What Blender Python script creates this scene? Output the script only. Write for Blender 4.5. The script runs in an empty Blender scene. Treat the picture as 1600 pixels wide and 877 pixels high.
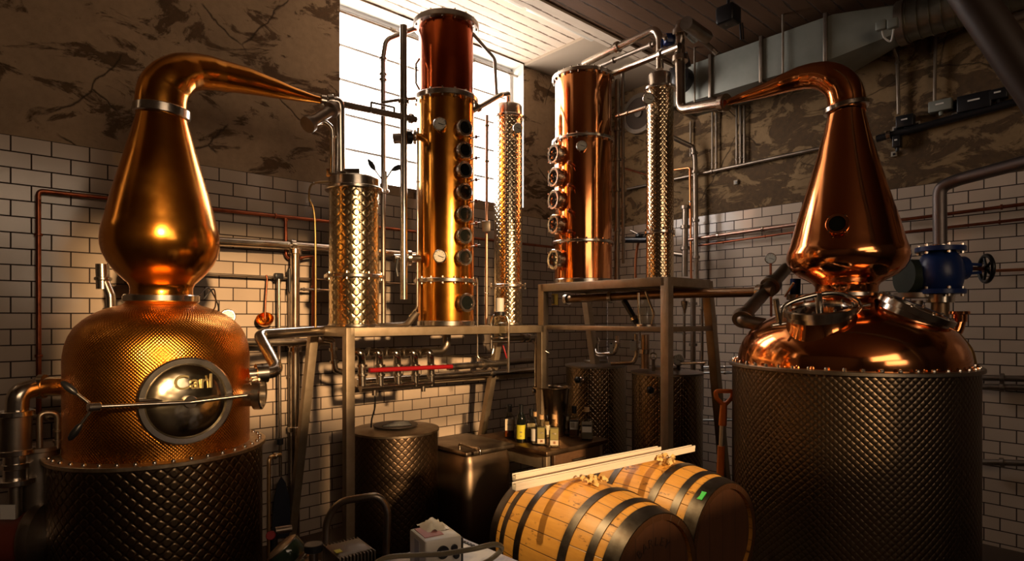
import bpy, math, random
from mathutils import Vector, Matrix
random.seed(7)
SC = bpy.context.scene
COL = SC.collection
V3 = Vector
PI = math.pi
F, HX, HY, EYE = 930.0, 800.0, 497.0, 1.8      # lens in pixels of the 1600 px frame, horizon, eye height

# ---------------- camera ----------------
cd = bpy.data.cameras.new('camera'); cam = bpy.data.objects.new('camera', cd); COL.objects.link(cam)
cam.location = (0, 0, EYE); cam.rotation_euler = (PI/2, 0, 0)
cd.sensor_width = 36; cd.lens = F/1600*36; cd.shift_y = (HY-438.5)/1600; cd.clip_start = .05
SC.camera = cam
# ---------------- view ----------------
vs = SC.view_settings
vs.view_transform = 'Standard'; vs.look = 'None'; vs.exposure = 0.34; vs.gamma = 1; vs.use_curve_mapping = False
SC.cycles.max_bounces = 8; SC.cycles.diffuse_bounces = 3; SC.cycles.glossy_bounces = 5
SC.cycles.transparent_max_bounces = 12; SC.cycles.caustics_reflective = False; SC.cycles.caustics_refractive = False
SC.cycles.sample_clamp_indirect = 4
# ---------------- world: overcast white sky seen only through the windows ----------------
w = bpy.data.worlds.new('world'); SC.world = w; w.use_nodes = True
wb = w.node_tree.nodes['Background']; wb.inputs[0].default_value = (1, .87, .75, 1); wb.inputs[1].default_value = 11
# ---------------- room axes ----------------
C = V3((1.211, 7.56, 0))               # the far corner
U = V3((-.7422, -.6702, 0))            # along the left wall, from the corner towards the camera
V = V3((.6703, -.7421, 0))             # along the right wall
ZZ = V3((0, 0, 1))
def R(u, v, z=0): return C + U*u + V*v + ZZ*z
CEIL, TILE_TOP, UMAX, VMAX = 4.62, 2.93, 9.0, 8.0
# ---------------- sun and daylight ----------------
sl = bpy.data.lights.new('sun', 'SUN'); so = bpy.data.objects.new('sun', sl); COL.objects.link(so)
SUN_DIR = (U*-.22 + V*-.97 + ZZ*-.235).normalized()
so.rotation_euler = SUN_DIR.to_track_quat('-Z', 'Y').to_euler(); so.location = R(5, 12, 6)
sl.energy = 15; sl.color = (1, .75, .46); sl.angle = math.radians(3.0)
def portal(name, c, xd, w_, h_, inward):
    l = bpy.data.lights.new(name, 'AREA'); o = bpy.data.objects.new(name, l); COL.objects.link(o)
    l.shape = 'RECTANGLE'; l.size = w_; l.size_y = h_; l.cycles.is_portal = True
    z = -inward.normalized(); x = xd.normalized(); y = z.cross(x)
    o.matrix_world = Matrix.Translation(c) @ Matrix((x, y, z)).transposed().to_4x4()
WINDOWS = [  # wall, range along the wall, z range
    ('L', 1.46, 3.63, 3.02, 4.605), ('L', 7.3, 7.8, 3.1, 4.4), ('F', 3.9, 7.3, 2.95, 4.35), ('F', 3.5, 5.5, 2.1, 2.8)]  # last opening: unseen, shaped so sun reaches the barrels and bottles
for i, (wl, a, b, z0, z1) in enumerate(WINDOWS):
    m_ = (a+b)/2
    if wl == 'L': portal('daylight', R(m_, -.26, (z0+z1)/2), U, b-a, z1-z0, V)
    else: portal('daylight', R(m_, VMAX+.26, (z0+z1)/2), U, b-a, z1-z0, -V)

SPOT_AT, SPOT_TO = R(5.2, 1.8, 4.25), R(3.85, 2.95, .95)  # unseen lamp added to brighten the oak barrels
pl = bpy.data.lights.new('added_barrel_lamp', 'SPOT'); po = bpy.data.objects.new('added_barrel_lamp', pl); COL.objects.link(po)
po.location = SPOT_AT; po.rotation_euler = (SPOT_TO-SPOT_AT).to_track_quat('-Z', 'Y').to_euler()
pl.energy = 330; pl.color = (1, .68, .32); pl.spot_size = math.radians(30); pl.spot_blend = .6; pl.shadow_soft_size = .05
# ---------------- rays of the survey: a pixel and a depth give a point in the room ----------------
def P(px, py, Y): return V3(((px-HX)/F*Y, Y, EYE-(py-HY)/F*Y))
def _d(px, py): return V3(((px-HX)/F, 1, -(py-HY)/F))
def LV(px, py, v):
    d = _d(px, py); t = (v + (C).dot(V))/d.dot(V); return V3((0, 0, EYE)) + d*t
def RU(px, py, u):
    d = _d(px, py); t = (u + (C).dot(U))/d.dot(U); return V3((0, 0, EYE)) + d*t
def PZ(px, py, z):
    d = _d(px, py); return V3((0, 0, EYE)) + d*((z-EYE)/d.z)

# ---------------- mesh builder ----------------
def frame(d):
    d = d.normalized(); a = ZZ if abs(d.z) < .95 else V3((1, 0, 0))
    x = a.cross(d).normalized(); return x, d.cross(x).normalized(), d
class MB:
    def __init__(s): s.v = []; s.f = []; s.mi = []; s.m = 0
    def add(s, vs_, fs):
        n = len(s.v); s.v += [V3(q) for q in vs_]
        for f in fs: s.f.append([n+i for i in f]); s.mi.append(s.m)
        return s
    def box(s, c, sz, ax=None, bev=0):
        x, y, z = ax or (V3((1, 0, 0)), V3((0, 1, 0)), ZZ); a, b, h = sz[0]/2, sz[1]/2, sz[2]/2; c = V3(c)
        if not bev:
            vs_ = [c+x*(i*a)+y*(j*b)+z*(k*h) for k in (-1, 1) for j in (-1, 1) for i in (-1, 1)]
            return s.add(vs_, [(0, 2, 3, 1), (4, 5, 7, 6), (0, 1, 5, 4), (2, 6, 7, 3), (0, 4, 6, 2), (1, 3, 7, 5)])
        bev = min(bev, a*.49, b*.49, h*.49); pr = []
        n = 3
        for (sx, sy, a0) in ((1, 1, 0), (-1, 1, PI/2), (-1, -1, PI), (1, -1, 1.5*PI)):
            for i in range(n+1):
                t = a0+PI/2*i/n; pr.append((sx*(a-bev), sy*(b-bev), math.cos(t), math.sin(t)))
        rings = []
        for (zz, r) in ((-h, 0), (-h+bev*.3, bev*.7), (-h+bev, bev), (h-bev, bev), (h-bev*.3, bev*.7), (h, 0)):
            rings.append([c+x*(px+cx*r)+y*(py+cy*r)+z*zz for px, py, cx, cy in pr])
        return s.rings(rings, True)
    def rings(s, rings, caps=True, closed=False):
        n = len(rings[0]); fs = []; m = len(rings)
        for k in range(m-1 if not closed else m):
            k2 = (k+1) % m
            for i in range(n):
                j = (i+1) % n; fs.append((k*n+i, k*n+j, k2*n+j, k2*n+i))
        if caps and not closed: fs.append(tuple(range(n))[::-1]); fs.append(tuple((m-1)*n+i for i in range(n)))
        return s.add([q for r in rings for q in r], fs)
    def lathe(s, c, prof, axis=ZZ, seg=48, caps=True, closed=False):
        x, y, z = frame(axis) if abs(V3(axis).normalized().z) < .999 else (V3((1, 0, 0)), V3((0, 1, 0))*(1 if axis.z > 0 else -1), V3(axis).normalized())
        c = V3(c)
        return s.rings([[c+z*h+x*(r*math.cos(2*PI*i/seg))+y*(r*math.sin(2*PI*i/seg)) for i in range(seg)] for r, h in prof], caps, closed)
    def cyl(s, p0, p1, r, seg=20, r1=None, caps=True):
        p0 = V3(p0); p1 = V3(p1); return s.lathe(p0, [(r, 0), (r if r1 is None else r1, (p1-p0).length)], p1-p0, seg, caps)
    def ring(s, c, axis, r0, r1, h, seg=48, bev=.003):      # flat annulus, centred on c
        a = h/2; b = min(bev, a*.5, (r1-r0)*.3)
        return s.lathe(c, [(r0, -a), (r1-b, -a), (r1, -a+b), (r1, a-b), (r1-b, a), (r0, a)], axis, seg, False, True)
    def disc(s, c, axis, r, h, seg=32, bev=.003):
        a = h/2; b = min(bev, a*.5)
        return s.lathe(c, [(r-b, -a), (r, -a+b), (r, a-b), (r-b, a)], axis, seg)
    def torus(s, c, axis, Rr, r, seg=40, n=10, a0=0, a1=2*PI):
        x, y, z = frame(V3(axis)); c = V3(c); full = abs(a1-a0-2*PI) < 1e-6; rr = []
        for i in range(seg + (0 if full else 1)):
            t = a0+(a1-a0)*i/seg; d = x*math.cos(t)+y*math.sin(t)
            rr.append([c+d*(Rr+r*math.cos(2*PI*k/n))+z*(r*math.sin(2*PI*k/n)) for k in range(n)])
        return s.rings(rr, not full, full)
    def sweep(s, pts, rad, seg=16, caps=True):
        pts = [V3(p) for p in pts]; rad = rad if isinstance(rad, (list, tuple)) else [rad]*len(pts)
        t0 = (pts[1]-pts[0]).normalized(); x, y, _ = frame(t0); rr = []
        for i, p in enumerate(pts):
            t = (pts[min(i+1, len(pts)-1)]-pts[max(i-1, 0)]).normalized()
            x = (x - t*x.dot(t)).normalized(); y = t.cross(x)
            rr.append([p+x*(rad[i]*math.cos(2*PI*k/seg))+y*(rad[i]*math.sin(2*PI*k/seg)) for k in range(seg)])
        return s.rings(rr, caps)
    def tube(s, pts, r, fil=None, seg=14): return s.sweep(fillet(pts, fil if fil is not None else r*2.6), r, seg)
    def beam(s, p0, p1, w_, h_, up=ZZ, bev=.003):
        p0 = V3(p0); p1 = V3(p1); d = (p1-p0).normalized(); x = d.cross(up).normalized(); y = x.cross(d).normalized()
        return s.box((p0+p1)/2, (w_, h_, (p1-p0).length), (x, y, d), bev)
    def poly(s, pts, ext):                                    # outline extruded by ext
        n = len(pts); ext = V3(ext); vs_ = [V3(p) for p in pts]+[V3(p)+ext for p in pts]
        return s.add(vs_, [tuple(range(n))[::-1], tuple(range(n, 2*n))]+[(i, (i+1) % n, n+(i+1) % n, n+i) for i in range(n)])
    def ball(s, c, r, seg=14, sz=1):
        return s.lathe(c, [(max(1e-4, r*math.sin(PI*i/8)), -r*sz*math.cos(PI*i/8)) for i in range(9)], ZZ, seg)
def fillet(pts, fr):
    pts = [V3(p) for p in pts]
    if len(pts) < 3 or fr <= 0: return pts
    out = [pts[0]]
    for i in range(1, len(pts)-1):
        a, b, c = pts[i-1], pts[i], pts[i+1]; d0 = (a-b); d1 = (c-b)
        ang = d0.angle(d1) if d0.length > 1e-6 and d1.length > 1e-6 else PI
        if ang > PI*.97: out.append(b); continue
        k = min(fr/math.tan(ang/2), d0.length*.48, d1.length*.48); p, q = b+d0.normalized()*k, b+d1.normalized()*k
        for j in range(8):
            t = j/7; out.append(p*(1-t)**2+b*2*t*(1-t)+q*t*t)
    out.append(pts[-1]); return out
def spline(pts, n=8):
    pts = [V3(p) for p in pts]; o = []
    for i in range(len(pts)-1):
        a, b, c, d = pts[max(i-1, 0)], pts[i], pts[i+1], pts[min(i+2, len(pts)-1)]
        for j in range(n):
            t = j/n; o.append(.5*((2*b)+(c-a)*t+(2*a-5*b+4*c-d)*t*t+(3*b-a-3*c+d)*t**3))
    o.append(pts[-1]); return o
def link(name, mb, mat, org=V3((0, 0, 0)), parent=None, smooth=True):
    me = bpy.data.meshes.new(name); me.from_pydata([tuple(v-org) for v in mb.v], [], mb.f); 
    for m in (mat if isinstance(mat, (list, tuple)) else [mat]): me.materials.append(m)
    if isinstance(mat, (list, tuple)): me.polygons.foreach_set('material_index', mb.mi)
    import bmesh
    bm = bmesh.new(); bm.from_mesh(me); bmesh.ops.recalc_face_normals(bm, faces=bm.faces); bm.to_mesh(me); bm.free()
    if smooth: me.shade_smooth(); me.set_sharp_from_angle(angle=math.radians(38))
    o = bpy.data.objects.new(name, me); COL.objects.link(o)
    if parent: o.parent = parent
    return o
class Thing:
    def __init__(s, name, label, cat, org=(0, 0, 0), group=None, rot=None):
        s.o = bpy.data.objects.new(name, None); COL.objects.link(s.o); s.o.empty_display_size = .1
        s.o.location = V3(org); s.org = V3(org)
        if rot is not None: s.o.rotation_euler = rot; s.org = V3((0, 0, 0))
        s.o['label'] = label; s.o['category'] = cat
        if group: s.o['group'] = group
    def part(s, name, mb, mat, parent=None, label=None):
        o = link(name, mb, mat, s.org, parent or s.o)
        if label: o['label'] = label
        return o
def solo(name, label, cat, mb, mat, org=(0, 0, 0), group=None, kind=None):
    o = link(name, mb, mat, V3(org)); o.location = V3(org); o['label'] = label; o['category'] = cat
    if group: o['group'] = group
    if kind: o['kind'] = kind
    return o
def struct(name, mb, mat, parent=None, smooth=False, org=(0, 0, 0)):
    o = link(name, mb, mat, V3(org), parent, smooth)
    if not parent: o.location = V3(org); o['kind'] = 'structure'
    return o
def copy_tree(o, parent=None):
    c = o.copy(); COL.objects.link(c)
    if parent: c.parent = parent
    for ch in list(o.children): copy_tree(ch, c)
    return c

# ---------------- materials ----------------
def mat(name, col, rough=.5, metal=0, **kw):
    m = bpy.data.materials.new(name); m.use_nodes = True; b = m.node_tree.nodes['Principled BSDF']
    b.inputs['Base Color'].default_value = (*col, 1); b.inputs['Roughness'].default_value = rough; b.inputs['Metallic'].default_value = metal
    for k, v in kw.items(): b.inputs[k.replace('_', ' ')].default_value = v
    return m
class N:      # small node-graph helper
    def __init__(s, m): s.m = m; s.t = m.node_tree; s.b = s.t.nodes['Principled BSDF']
    def n(s, typ, props=None, **ins):
        q = s.t.nodes.new('ShaderNode'+typ)
        for k, v in (props or {}).items(): setattr(q, k, v)
        for k, v in ins.items():
            key = int(k[1:]) if k[0] == 'i' and k[1:].isdigit() else k.replace('_', ' ')
            if isinstance(v, bpy.types.NodeSocket): s.t.links.new(v, q.inputs[key])
            else: q.inputs[key].default_value = v
        return q
    def math(s, op, a, b=0.0, c=None):
        q = s.n('Math', {'operation': op}, i0=a, i1=b)
        if c is not None: q.inputs[2].default_value = c
        return q.outputs[0]
    def obj(s): return s.n('TexCoord').outputs['Object']
    def xyz(s, v): return s.n('SeparateXYZ', None, Vector=v).outputs
    def comb(s, x, y, z=0.0): return s.n('CombineXYZ', None, X=x, Y=y, Z=z).outputs[0]
    def noise(s, vec, scale, detail=4, rough=.55, dist=0): return s.n('TexNoise', None, Vector=vec, Scale=scale, Detail=detail, Roughness=rough, Distortion=dist).outputs[0]
    def ramp(s, fac, stops, interp='LINEAR'):
        q = s.n('ValToRGB', None, Fac=fac); q.color_ramp.interpolation = interp; e = q.color_ramp.elements
        while len(e) < len(stops): e.new(.5)
        for el, (p, c) in zip(e, stops): el.position = p; el.color = (*c, 1) if len(c) == 3 else c
        return q.outputs[0]
    def mix(s, f, a, b, mode='MIX'):
        q = s.n('Mix', {'data_type': 'RGBA', 'blend_type': mode}); 
        for idx, v in ((0, f), (6, a), (7, b)):
            if isinstance(v, bpy.types.NodeSocket): s.t.links.new(v, q.inputs[idx])
            else: q.inputs[idx].default_value = v if idx == 0 else (*v, 1)
        return q.outputs[2]
    def bump(s, h, strength=.3, dist=.01, normal=None):
        q = s.n('Bump', None, Height=h, Strength=strength, Distance=dist)
        if normal is not None: s.t.links.new(normal, q.inputs['Normal'])
        return q.outputs[0]
    def set(s, **kw):
        for k, v in kw.items():
            k = k.replace('_', ' ')
            if isinstance(v, bpy.types.NodeSocket): s.t.links.new(v, s.b.inputs[k])
            else: s.b.inputs[k].default_value = v
        return s.m
G3 = lambda x: (x, x, x)
def metal_mat(name, col, rough, dark=None, nscale=6, r2=None, bump=.0):
    m = mat(name, col, rough, 1); g = N(m); o = g.obj(); n = g.noise(o, nscale, 5, .6)
    if dark: g.set(Base_Color=g.mix(g.ramp(n, [(.35, G3(0)), (.7, G3(1))]), dark, col))
    g.set(Roughness=g.n('MapRange', None, Value=n, i3=rough, i4=r2 or rough*1.5).outputs[0])
    if bump: g.set(Normal=g.bump(g.noise(o, nscale*1.3, 2), bump, .01))
    return m
GOLD = metal_mat('warm_lit_lacquered_copper', (.90, .40, .065), .14, (.74, .28, .035), 5, .26, .12)  # gold comes from lacquer and from warm light put into the colour
REDC = metal_mat('polished_copper', (.95, .41, .16), .08, (.88, .33, .11), 3, .16, .10)
STEEL = metal_mat('stainless_steel', (.74, .68, .60), .16, (.60, .54, .46), 9, .26)
STEELD = metal_mat('dull_steel', (.36, .31, .26), .32, (.27, .22, .17), 8, .5)
BRUSH = metal_mat('brushed_steel_frame', (.46, .36, .25), .40, (.38, .29, .19), 14, .5); BRUSH.node_tree.nodes['Principled BSDF'].inputs['Metallic'].default_value = .7
CPIPE = metal_mat('copper_pipe', (.42, .14, .07), .3, (.22, .07, .04), 11, .45)
BLACK = mat('black_plastic', (.012, .012, .014), .35)
RUBBER = mat('dark_rubber', (.02, .02, .022), .6)
DGLASS = mat('dark_sight_glass', (.01, .012, .01), .05, 0, Specular_IOR_Level=.7)
WHITE = mat('white_plastic', (.78, .74, .68), .4)
DIAL = mat('gauge_dial', (.75, .72, .62), .35)
RED = mat('red_paint', (.32, .008, .012), .35)
BLUE = mat('blue_enamel', (.012, .035, .16), .35)
ORANGE = mat('orange_plastic', (.85, .20, .02), .4)
def clear(name, col, alpha_t=.75, rough=.02):
    m = bpy.data.materials.new(name); m.use_nodes = True; t = m.node_tree; t.nodes.clear()
    o = t.nodes.new('ShaderNodeOutputMaterial'); mx = t.nodes.new('ShaderNodeMixShader'); tr = t.nodes.new('ShaderNodeBsdfTransparent')
    gl = t.nodes.new('ShaderNodeBsdfGlossy'); fr = t.nodes.new('ShaderNodeFresnel'); ge = t.nodes.new('ShaderNodeNewGeometry'); mr = t.nodes.new('ShaderNodeMapRange'); mr.inputs[3].default_value = 1.5; mr.inputs[4].default_value = 1/1.5
    t.links.new(ge.outputs['Backfacing'], mr.inputs[0]); t.links.new(mr.outputs[0], fr.inputs[0])
    tr.inputs[0].default_value = (*col, 1); gl.inputs['Roughness'].default_value = rough
    t.links.new(fr.outputs[0], mx.inputs[0]); t.links.new(tr.outputs[0], mx.inputs[1]); t.links.new(gl.outputs[0], mx.inputs[2]); t.links.new(mx.outputs[0], o.inputs[0])
    return m
GLASS = clear('window_glass', (.96, .97, 1)); TGLASS = clear('tinted_window_glass', (.55, .50, .44)); BGLASS = clear('bottle_glass', (.80, .80, .74))  # tint added so the unseen windows give less daylight
def dimpled(name, col, pitch, radius, kind='scale', rough=.2, strength=.6, dark=.7):
    m = mat(name, col, rough, 1); g = N(m); o = g.obj(); x, y, z = g.xyz(o)
    ang = g.math('MULTIPLY', g.math('ARCTAN2', y, x), radius); k = 2*PI/pitch
    if kind == 'scale':     # rows of overlapping pressed scales
        a = g.math('MULTIPLY', g.math('ADD', ang, z), k*.5); b = g.math('MULTIPLY', g.math('SUBTRACT', ang, z), k*.5)
        h = g.n('MapRange', {'interpolation_type': 'SMOOTHSTEP'}, Value=g.math('MULTIPLY', g.math('ABSOLUTE', g.math('SINE', a)), g.math('ABSOLUTE', g.math('SINE', b))), i1=0.0, i2=.55).outputs[0]
    else:                   # staggered round dimples
        a = g.math('SINE', g.math('MULTIPLY', g.math('ADD', ang, z), k*.5)); b = g.math('SINE', g.math('MULTIPLY', g.math('SUBTRACT', ang, z), k*.5))
        h = g.math('POWER', g.math('ABSOLUTE', g.math('MULTIPLY', a, b)), .6)
    g.set(Normal=g.bump(h, strength, pitch*.16))
    base = tuple(c*dark for c in col)
    g.set(Base_Color=g.mix(g.ramp(h, [(.0, G3(0)), (.45, G3(1))]), base, col))
    return m
def tile_mat(name, off):
    m = mat(name, (.7, .62, .55), .14); g = N(m); x, y, z = g.xyz(g.obj())
    vec = g.comb(g.math('ADD', x, off), g.math('ADD', z, 100-TILE_TOP))
    br = g.n('TexBrick', {'offset': .5}, Vector=vec, Scale=1.0, Mortar_Size=.0045, Mortar_Smooth=.15, Bias=0.0, Brick_Width=.2, Row_Height=.1,
             Color1=(.60, .47, .365, 1), Color2=(.70, .56, .44, 1), Mortar=(.045, .025, .018, 1))
    n = g.noise(g.obj(), 1.3, 3); n2 = g.noise(g.obj(), 9, 3)
    c = g.mix(g.ramp(n, [(.3, G3(.78)), (.7, G3(1))]), (0, 0, 0), br.outputs[0])
    g.set(Base_Color=c, Roughness=g.n('MapRange', None, Value=br.outputs['Fac'], i3=.16, i4=.8).outputs[0])
    h = g.math('SUBTRACT', g.math('MULTIPLY', n2, .35), br.outputs['Fac'])
    return g.set(Normal=g.bump(h, .5, .004))
def plaster_mat(name, seed, light, dark, bias=.5):
    m = mat(name, light, .85); g = N(m); o = g.obj()
    mp = g.n('Mapping', None, Vector=o, Location=(seed, seed*2.1, seed*.7)).outputs[0]
    st = g.n('Mapping', None, Vector=mp, Scale=(.8, 1, 1.5)).outputs[0]
    big = g.noise(mp, .9, 5, .6, .5); mid = g.noise(st, 3.6, 9, .68, .7); fine = g.noise(mp, 22, 6, .7)
    big2 = g.noise(mp, 2.1, 3, .5)
    patch = g.ramp(g.math('ADD', g.math('MULTIPLY', mid, .8), g.math('MULTIPLY', big, .3)), [(bias-.022, G3(0)), (bias+.022, G3(1))])
    vor = g.n('TexVoronoi', {'feature': 'DISTANCE_TO_EDGE'}, Vector=g.mix(.14, mp, g.n('TexNoise', None, Vector=mp, Scale=4.0, Detail=6.0).outputs[1], 'ADD'), Scale=1.05).outputs[0]
    crack = g.ramp(vor, [(.0, G3(0)), (.009, G3(1))])
    crack = g.math('MAXIMUM', crack, g.ramp(g.noise(mp, 1.7, 2), [(.46, G3(0)), (.5, G3(1))]))
    lt = g.mix(g.ramp(big2, [(.3, G3(0)), (.7, G3(1))]), tuple(c*.72 for c in light), light)
    dk = g.mix(g.ramp(fine, [(.3, G3(0)), (.7, G3(1))]), tuple(c*.6 for c in dark), dark)
    c = g.mix(patch, lt, dk); c = g.mix(crack, tuple(c*.35 for c in dark), c)
    c = g.mix(g.ramp(fine, [(.25, G3(.75)), (.6, G3(1))]), tuple(c_*.5 for c_ in dark), c)
    h = g.math('ADD', g.math('MULTIPLY', patch, -.6), g.math('ADD', g.math('MULTIPLY', fine, .3), crack))
    return g.set(Base_Color=c, Normal=g.bump(h, .6, .012))
TILE_L = tile_mat('white_metro_tiles', .0); TILE_R = tile_mat('white_metro_tiles_right', .0)
PLAS_L = plaster_mat('old_plaster', 3.1, (.47, .32, .195), (.14, .078, .034), .59)
PLAS_R = plaster_mat('old_ochre_plaster', 7.7, (.34, .215, .10), (.12, .066, .025), .555)
def boards(name, col, seam, width=.16):
    m = mat(name, col, .75); g = N(m); x, y, z = g.xyz(g.obj())
    n = g.noise(g.n('Mapping', None, Vector=g.obj(), Scale=(1, 6, 1)).outputs[0], 3, 7, .7)
    fr = g.math('ABSOLUTE', g.math('SUBTRACT', g.math('FRACT', g.math('DIVIDE', g.math('ADD', y, g.math('MULTIPLY', n, .02)), width)), .5))
    s = g.ramp(g.math('ADD', fr, g.math('MULTIPLY', g.math('SUBTRACT', g.noise(g.n('Mapping', None, Vector=g.obj(), Scale=(1.6, 5, 1)).outputs[0], 4, 7, .75), .5), .5)), [(.02, G3(0)), (.075, G3(1))])
    c = g.mix(n, tuple(c*.62 for c in col), col); c = g.mix(s, seam, c)
    return g.set(Base_Color=c, Normal=g.bump(g.math('ADD', s, g.math('MULTIPLY', n, .5)), .7, .01))
CONC = boards('board_marked_concrete', (.78, .62, .46), (.16, .09, .05), .125)
SHADE_BOARDS = boards('dark_timber_ceiling', (.15, .07, .028), (.05, .025, .012), .14)  # brown puts the shade beyond the beam into the board colour
FLOORM = metal_mat('floor_tile', (.09, .055, .035), .5, (.05, .03, .02), 2); FLOORM.node_tree.nodes['Principled BSDF'].inputs['Metallic'].default_value = 0
DARKW = mat('dark_wall', (.10, .07, .05), .8)
# =====================================================================  THE ROOM
def wall_with_holes(name, o, xd, L, z_split, mats, holes, inward, x0=-.0, thick=.22):
    """a wall standing on o, running along xd; holes = (a, b, z0, z1); lower slot tiles, upper slot plaster; real thickness with reveals"""
    mb = MB(); xs = sorted({x0, L, *[h[0] for h in holes], *[h[1] for h in holes]}); zs = sorted({0, z_split, CEIL+.1, *[h[2] for h in holes], *[h[3] for h in holes]})
    out = -inward.normalized()*thick
    # local frame: x along the wall, y inward, z up
    def Q(a, z, t=0): return V3((a, -t, z))
    for i in range(len(xs)-1):
        for j in range(len(zs)-1):
            a, b, c, d = xs[i], xs[i+1], zs[j], zs[j+1]; mx, mz = (a+b)/2, (c+d)/2
            if any(h[0] < mx < h[1] and h[2] < mz < h[3] for h in holes): continue
            mb.m = 0 if mz < z_split else 1
            mb.add([Q(a, c), Q(b, c), Q(b, d), Q(a, d)], [(0, 1, 2, 3)])
            mb.m = 1; mb.add([Q(a, c, thick), Q(b, c, thick), Q(b, d, thick), Q(a, d, thick)], [(3, 2, 1, 0)])
    mb.m = 2
    for h in holes:
        a, b, c, d = h[:4]; s = h[4] if len(h) > 4 else 0   # s: sloping sill drop
        for (p, q) in (((a, c), (b, c)), ((b, c), (b, d)), ((b, d), (a, d)), ((a, d), (a, c))):
            mb.add([Q(*p), Q(*q), Q(*q, thick), Q(*p, thick)], [(0, 1, 2, 3)])
    me = bpy.data.meshes.new(name); me.from_pydata([tuple(v) for v in mb.v], [], mb.f)
    for m in mats: me.materials.append(m)
    me.polygons.foreach_set('material_index', mb.mi)
    ob = bpy.data.objects.new(name, me); COL.objects.link(ob); ob['kind'] = 'structure'
    z = ZZ; x = xd.normalized(); y = z.cross(x)
    if y.dot(inward) < 0: raise ValueError(name)
    ob.matrix_world = Matrix.Translation(o) @ Matrix((x, y, z)).transposed().to_4x4()
    return ob
REVEAL = mat('white_reveal', (.72, .68, .60), .8)
wall_with_holes('wall_left', R(0, 0), U, UMAX, TILE_TOP, [TILE_L, PLAS_L, REVEAL], [w_[1:] for w_ in WINDOWS if w_[0] == 'L'], V)
wall_with_holes('wall_right', R(0, VMAX), -V, VMAX, TILE_TOP, [TILE_R, PLAS_R, REVEAL], [], U)
wall_with_holes('wall_front', R(UMAX, VMAX), -U, UMAX, TILE_TOP, [DARKW, DARKW, REVEAL], [(UMAX-w_[2], UMAX-w_[1], w_[3], w_[4]) for w_ in WINDOWS if w_[0] == 'F'], -V)
wall_with_holes('wall_back', R(UMAX, 0), V, VMAX, TILE_TOP, [DARKW, DARKW, REVEAL], [], -U)
fl = MB().add([R(-.3, -.3, -.1), R(UMAX+.3, -.3, -.1), R(UMAX+.3, VMAX+.3, -.1), R(-.3, VMAX+.3, -.1), R(-.3, -.3), R(UMAX+.3, -.3), R(UMAX+.3, VMAX+.3), R(-.3, VMAX+.3)],
              [(0, 3, 2, 1), (4, 5, 6, 7), (0, 1, 5, 4), (1, 2, 6, 5), (2, 3, 7, 6), (3, 0, 4, 7)])
struct('floor', fl, FLOORM)
def slab(name, u0, u1, v0, v1, z0, z1, m):
    """a ceiling slab with its boards running along the left wall"""
    mb = MB(); a, b = (u1-u0), (v1-v0)
    mb.box((a/2, b/2, (z1-z0)/2), (a, b, z1-z0))
    o = link(name, mb, m, V3((0, 0, 0)), None, False); o['kind'] = 'structure'
    x, y = U, V
    o.matrix_world = Matrix.Translation(R(u0, v0, z0)) @ Matrix((x, y, x.cross(y))).transposed().to_4x4()
    return o
VB = 1.15                      # where the bright slab ends at the beam edge
slab('ceiling', -.3, UMAX+.3, -.3, VMAX+.3, CEIL, CEIL+.2, [CONC])
WCEIL = 4.44
slab('ceiling_lower', -.02, UMAX, VB+.16, VMAX, WCEIL, CEIL, [SHADE_BOARDS])
slab('trim_1', -.02, UMAX, VB, VB+.16, WCEIL-.02, CEIL, [CONC])
slab('trim_2', 0, 1.45, 0, VB, CEIL-.03, CEIL, [mat('smooth_concrete_beam', (.40, .31, .22), .8)])

# windows
FRAME = mat('window_frame_paint', (.72, .70, .70), .5)
def make_window(i, wl, a, b, z0, z1):
    mb = MB(); v = -.2 if wl == 'L' else VMAX+.2
    t = .03
    for zz in (z0+t/2, z1-t/2): mb.beam(R(a, v, zz), R(b, v, zz), t, .04)
    for uu in (a+t/2, b-t/2): mb.beam(R(uu, v, z0), R(uu, v, z1), t, .04, U)
    nb = 5 if wl == 'L' else 4; nv = 3 if wl == 'L' else 4
    for k in range(1, nb+1):
        zz = z0+(z1-z0)*k/(nb+.15); mb.beam(R(a, v, zz), R(b, v, zz), .022, .022)
    for k in range(1, nv): mb.beam(R(a+(b-a)*k/nv, v, z0), R(a+(b-a)*k/nv, v, z1), .010, .010, U)
    o = struct('window_%d' % i, mb, FRAME)
    g = MB().box(R((a+b)/2, v-.03 if wl == 'L' else v+.03, (z0+z1)/2), (b-a, .006, z1-z0), (U, V, ZZ))
    struct('glass', g, GLASS if i == 1 else TGLASS, o)
    return o
for i, w_ in enumerate(WINDOWS): make_window(i+1, *w_)
# rail along the head of the window, outside face of the reveal
t = Thing('curtain_rail', 'slim steel rail with clamps running under the window head', 'rail', R(2.5, -.1, 4.50))
t.part('rail', MB().cyl(R(1.46, -.1, 4.50), R(3.63, -.1, 4.50), .012), STEELD)
for uu in (1.56, 2.1, 3.05): t.part('clamp', MB().disc(R(uu, -.1, 4.50), U, .024, .05), STEELD)

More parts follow.
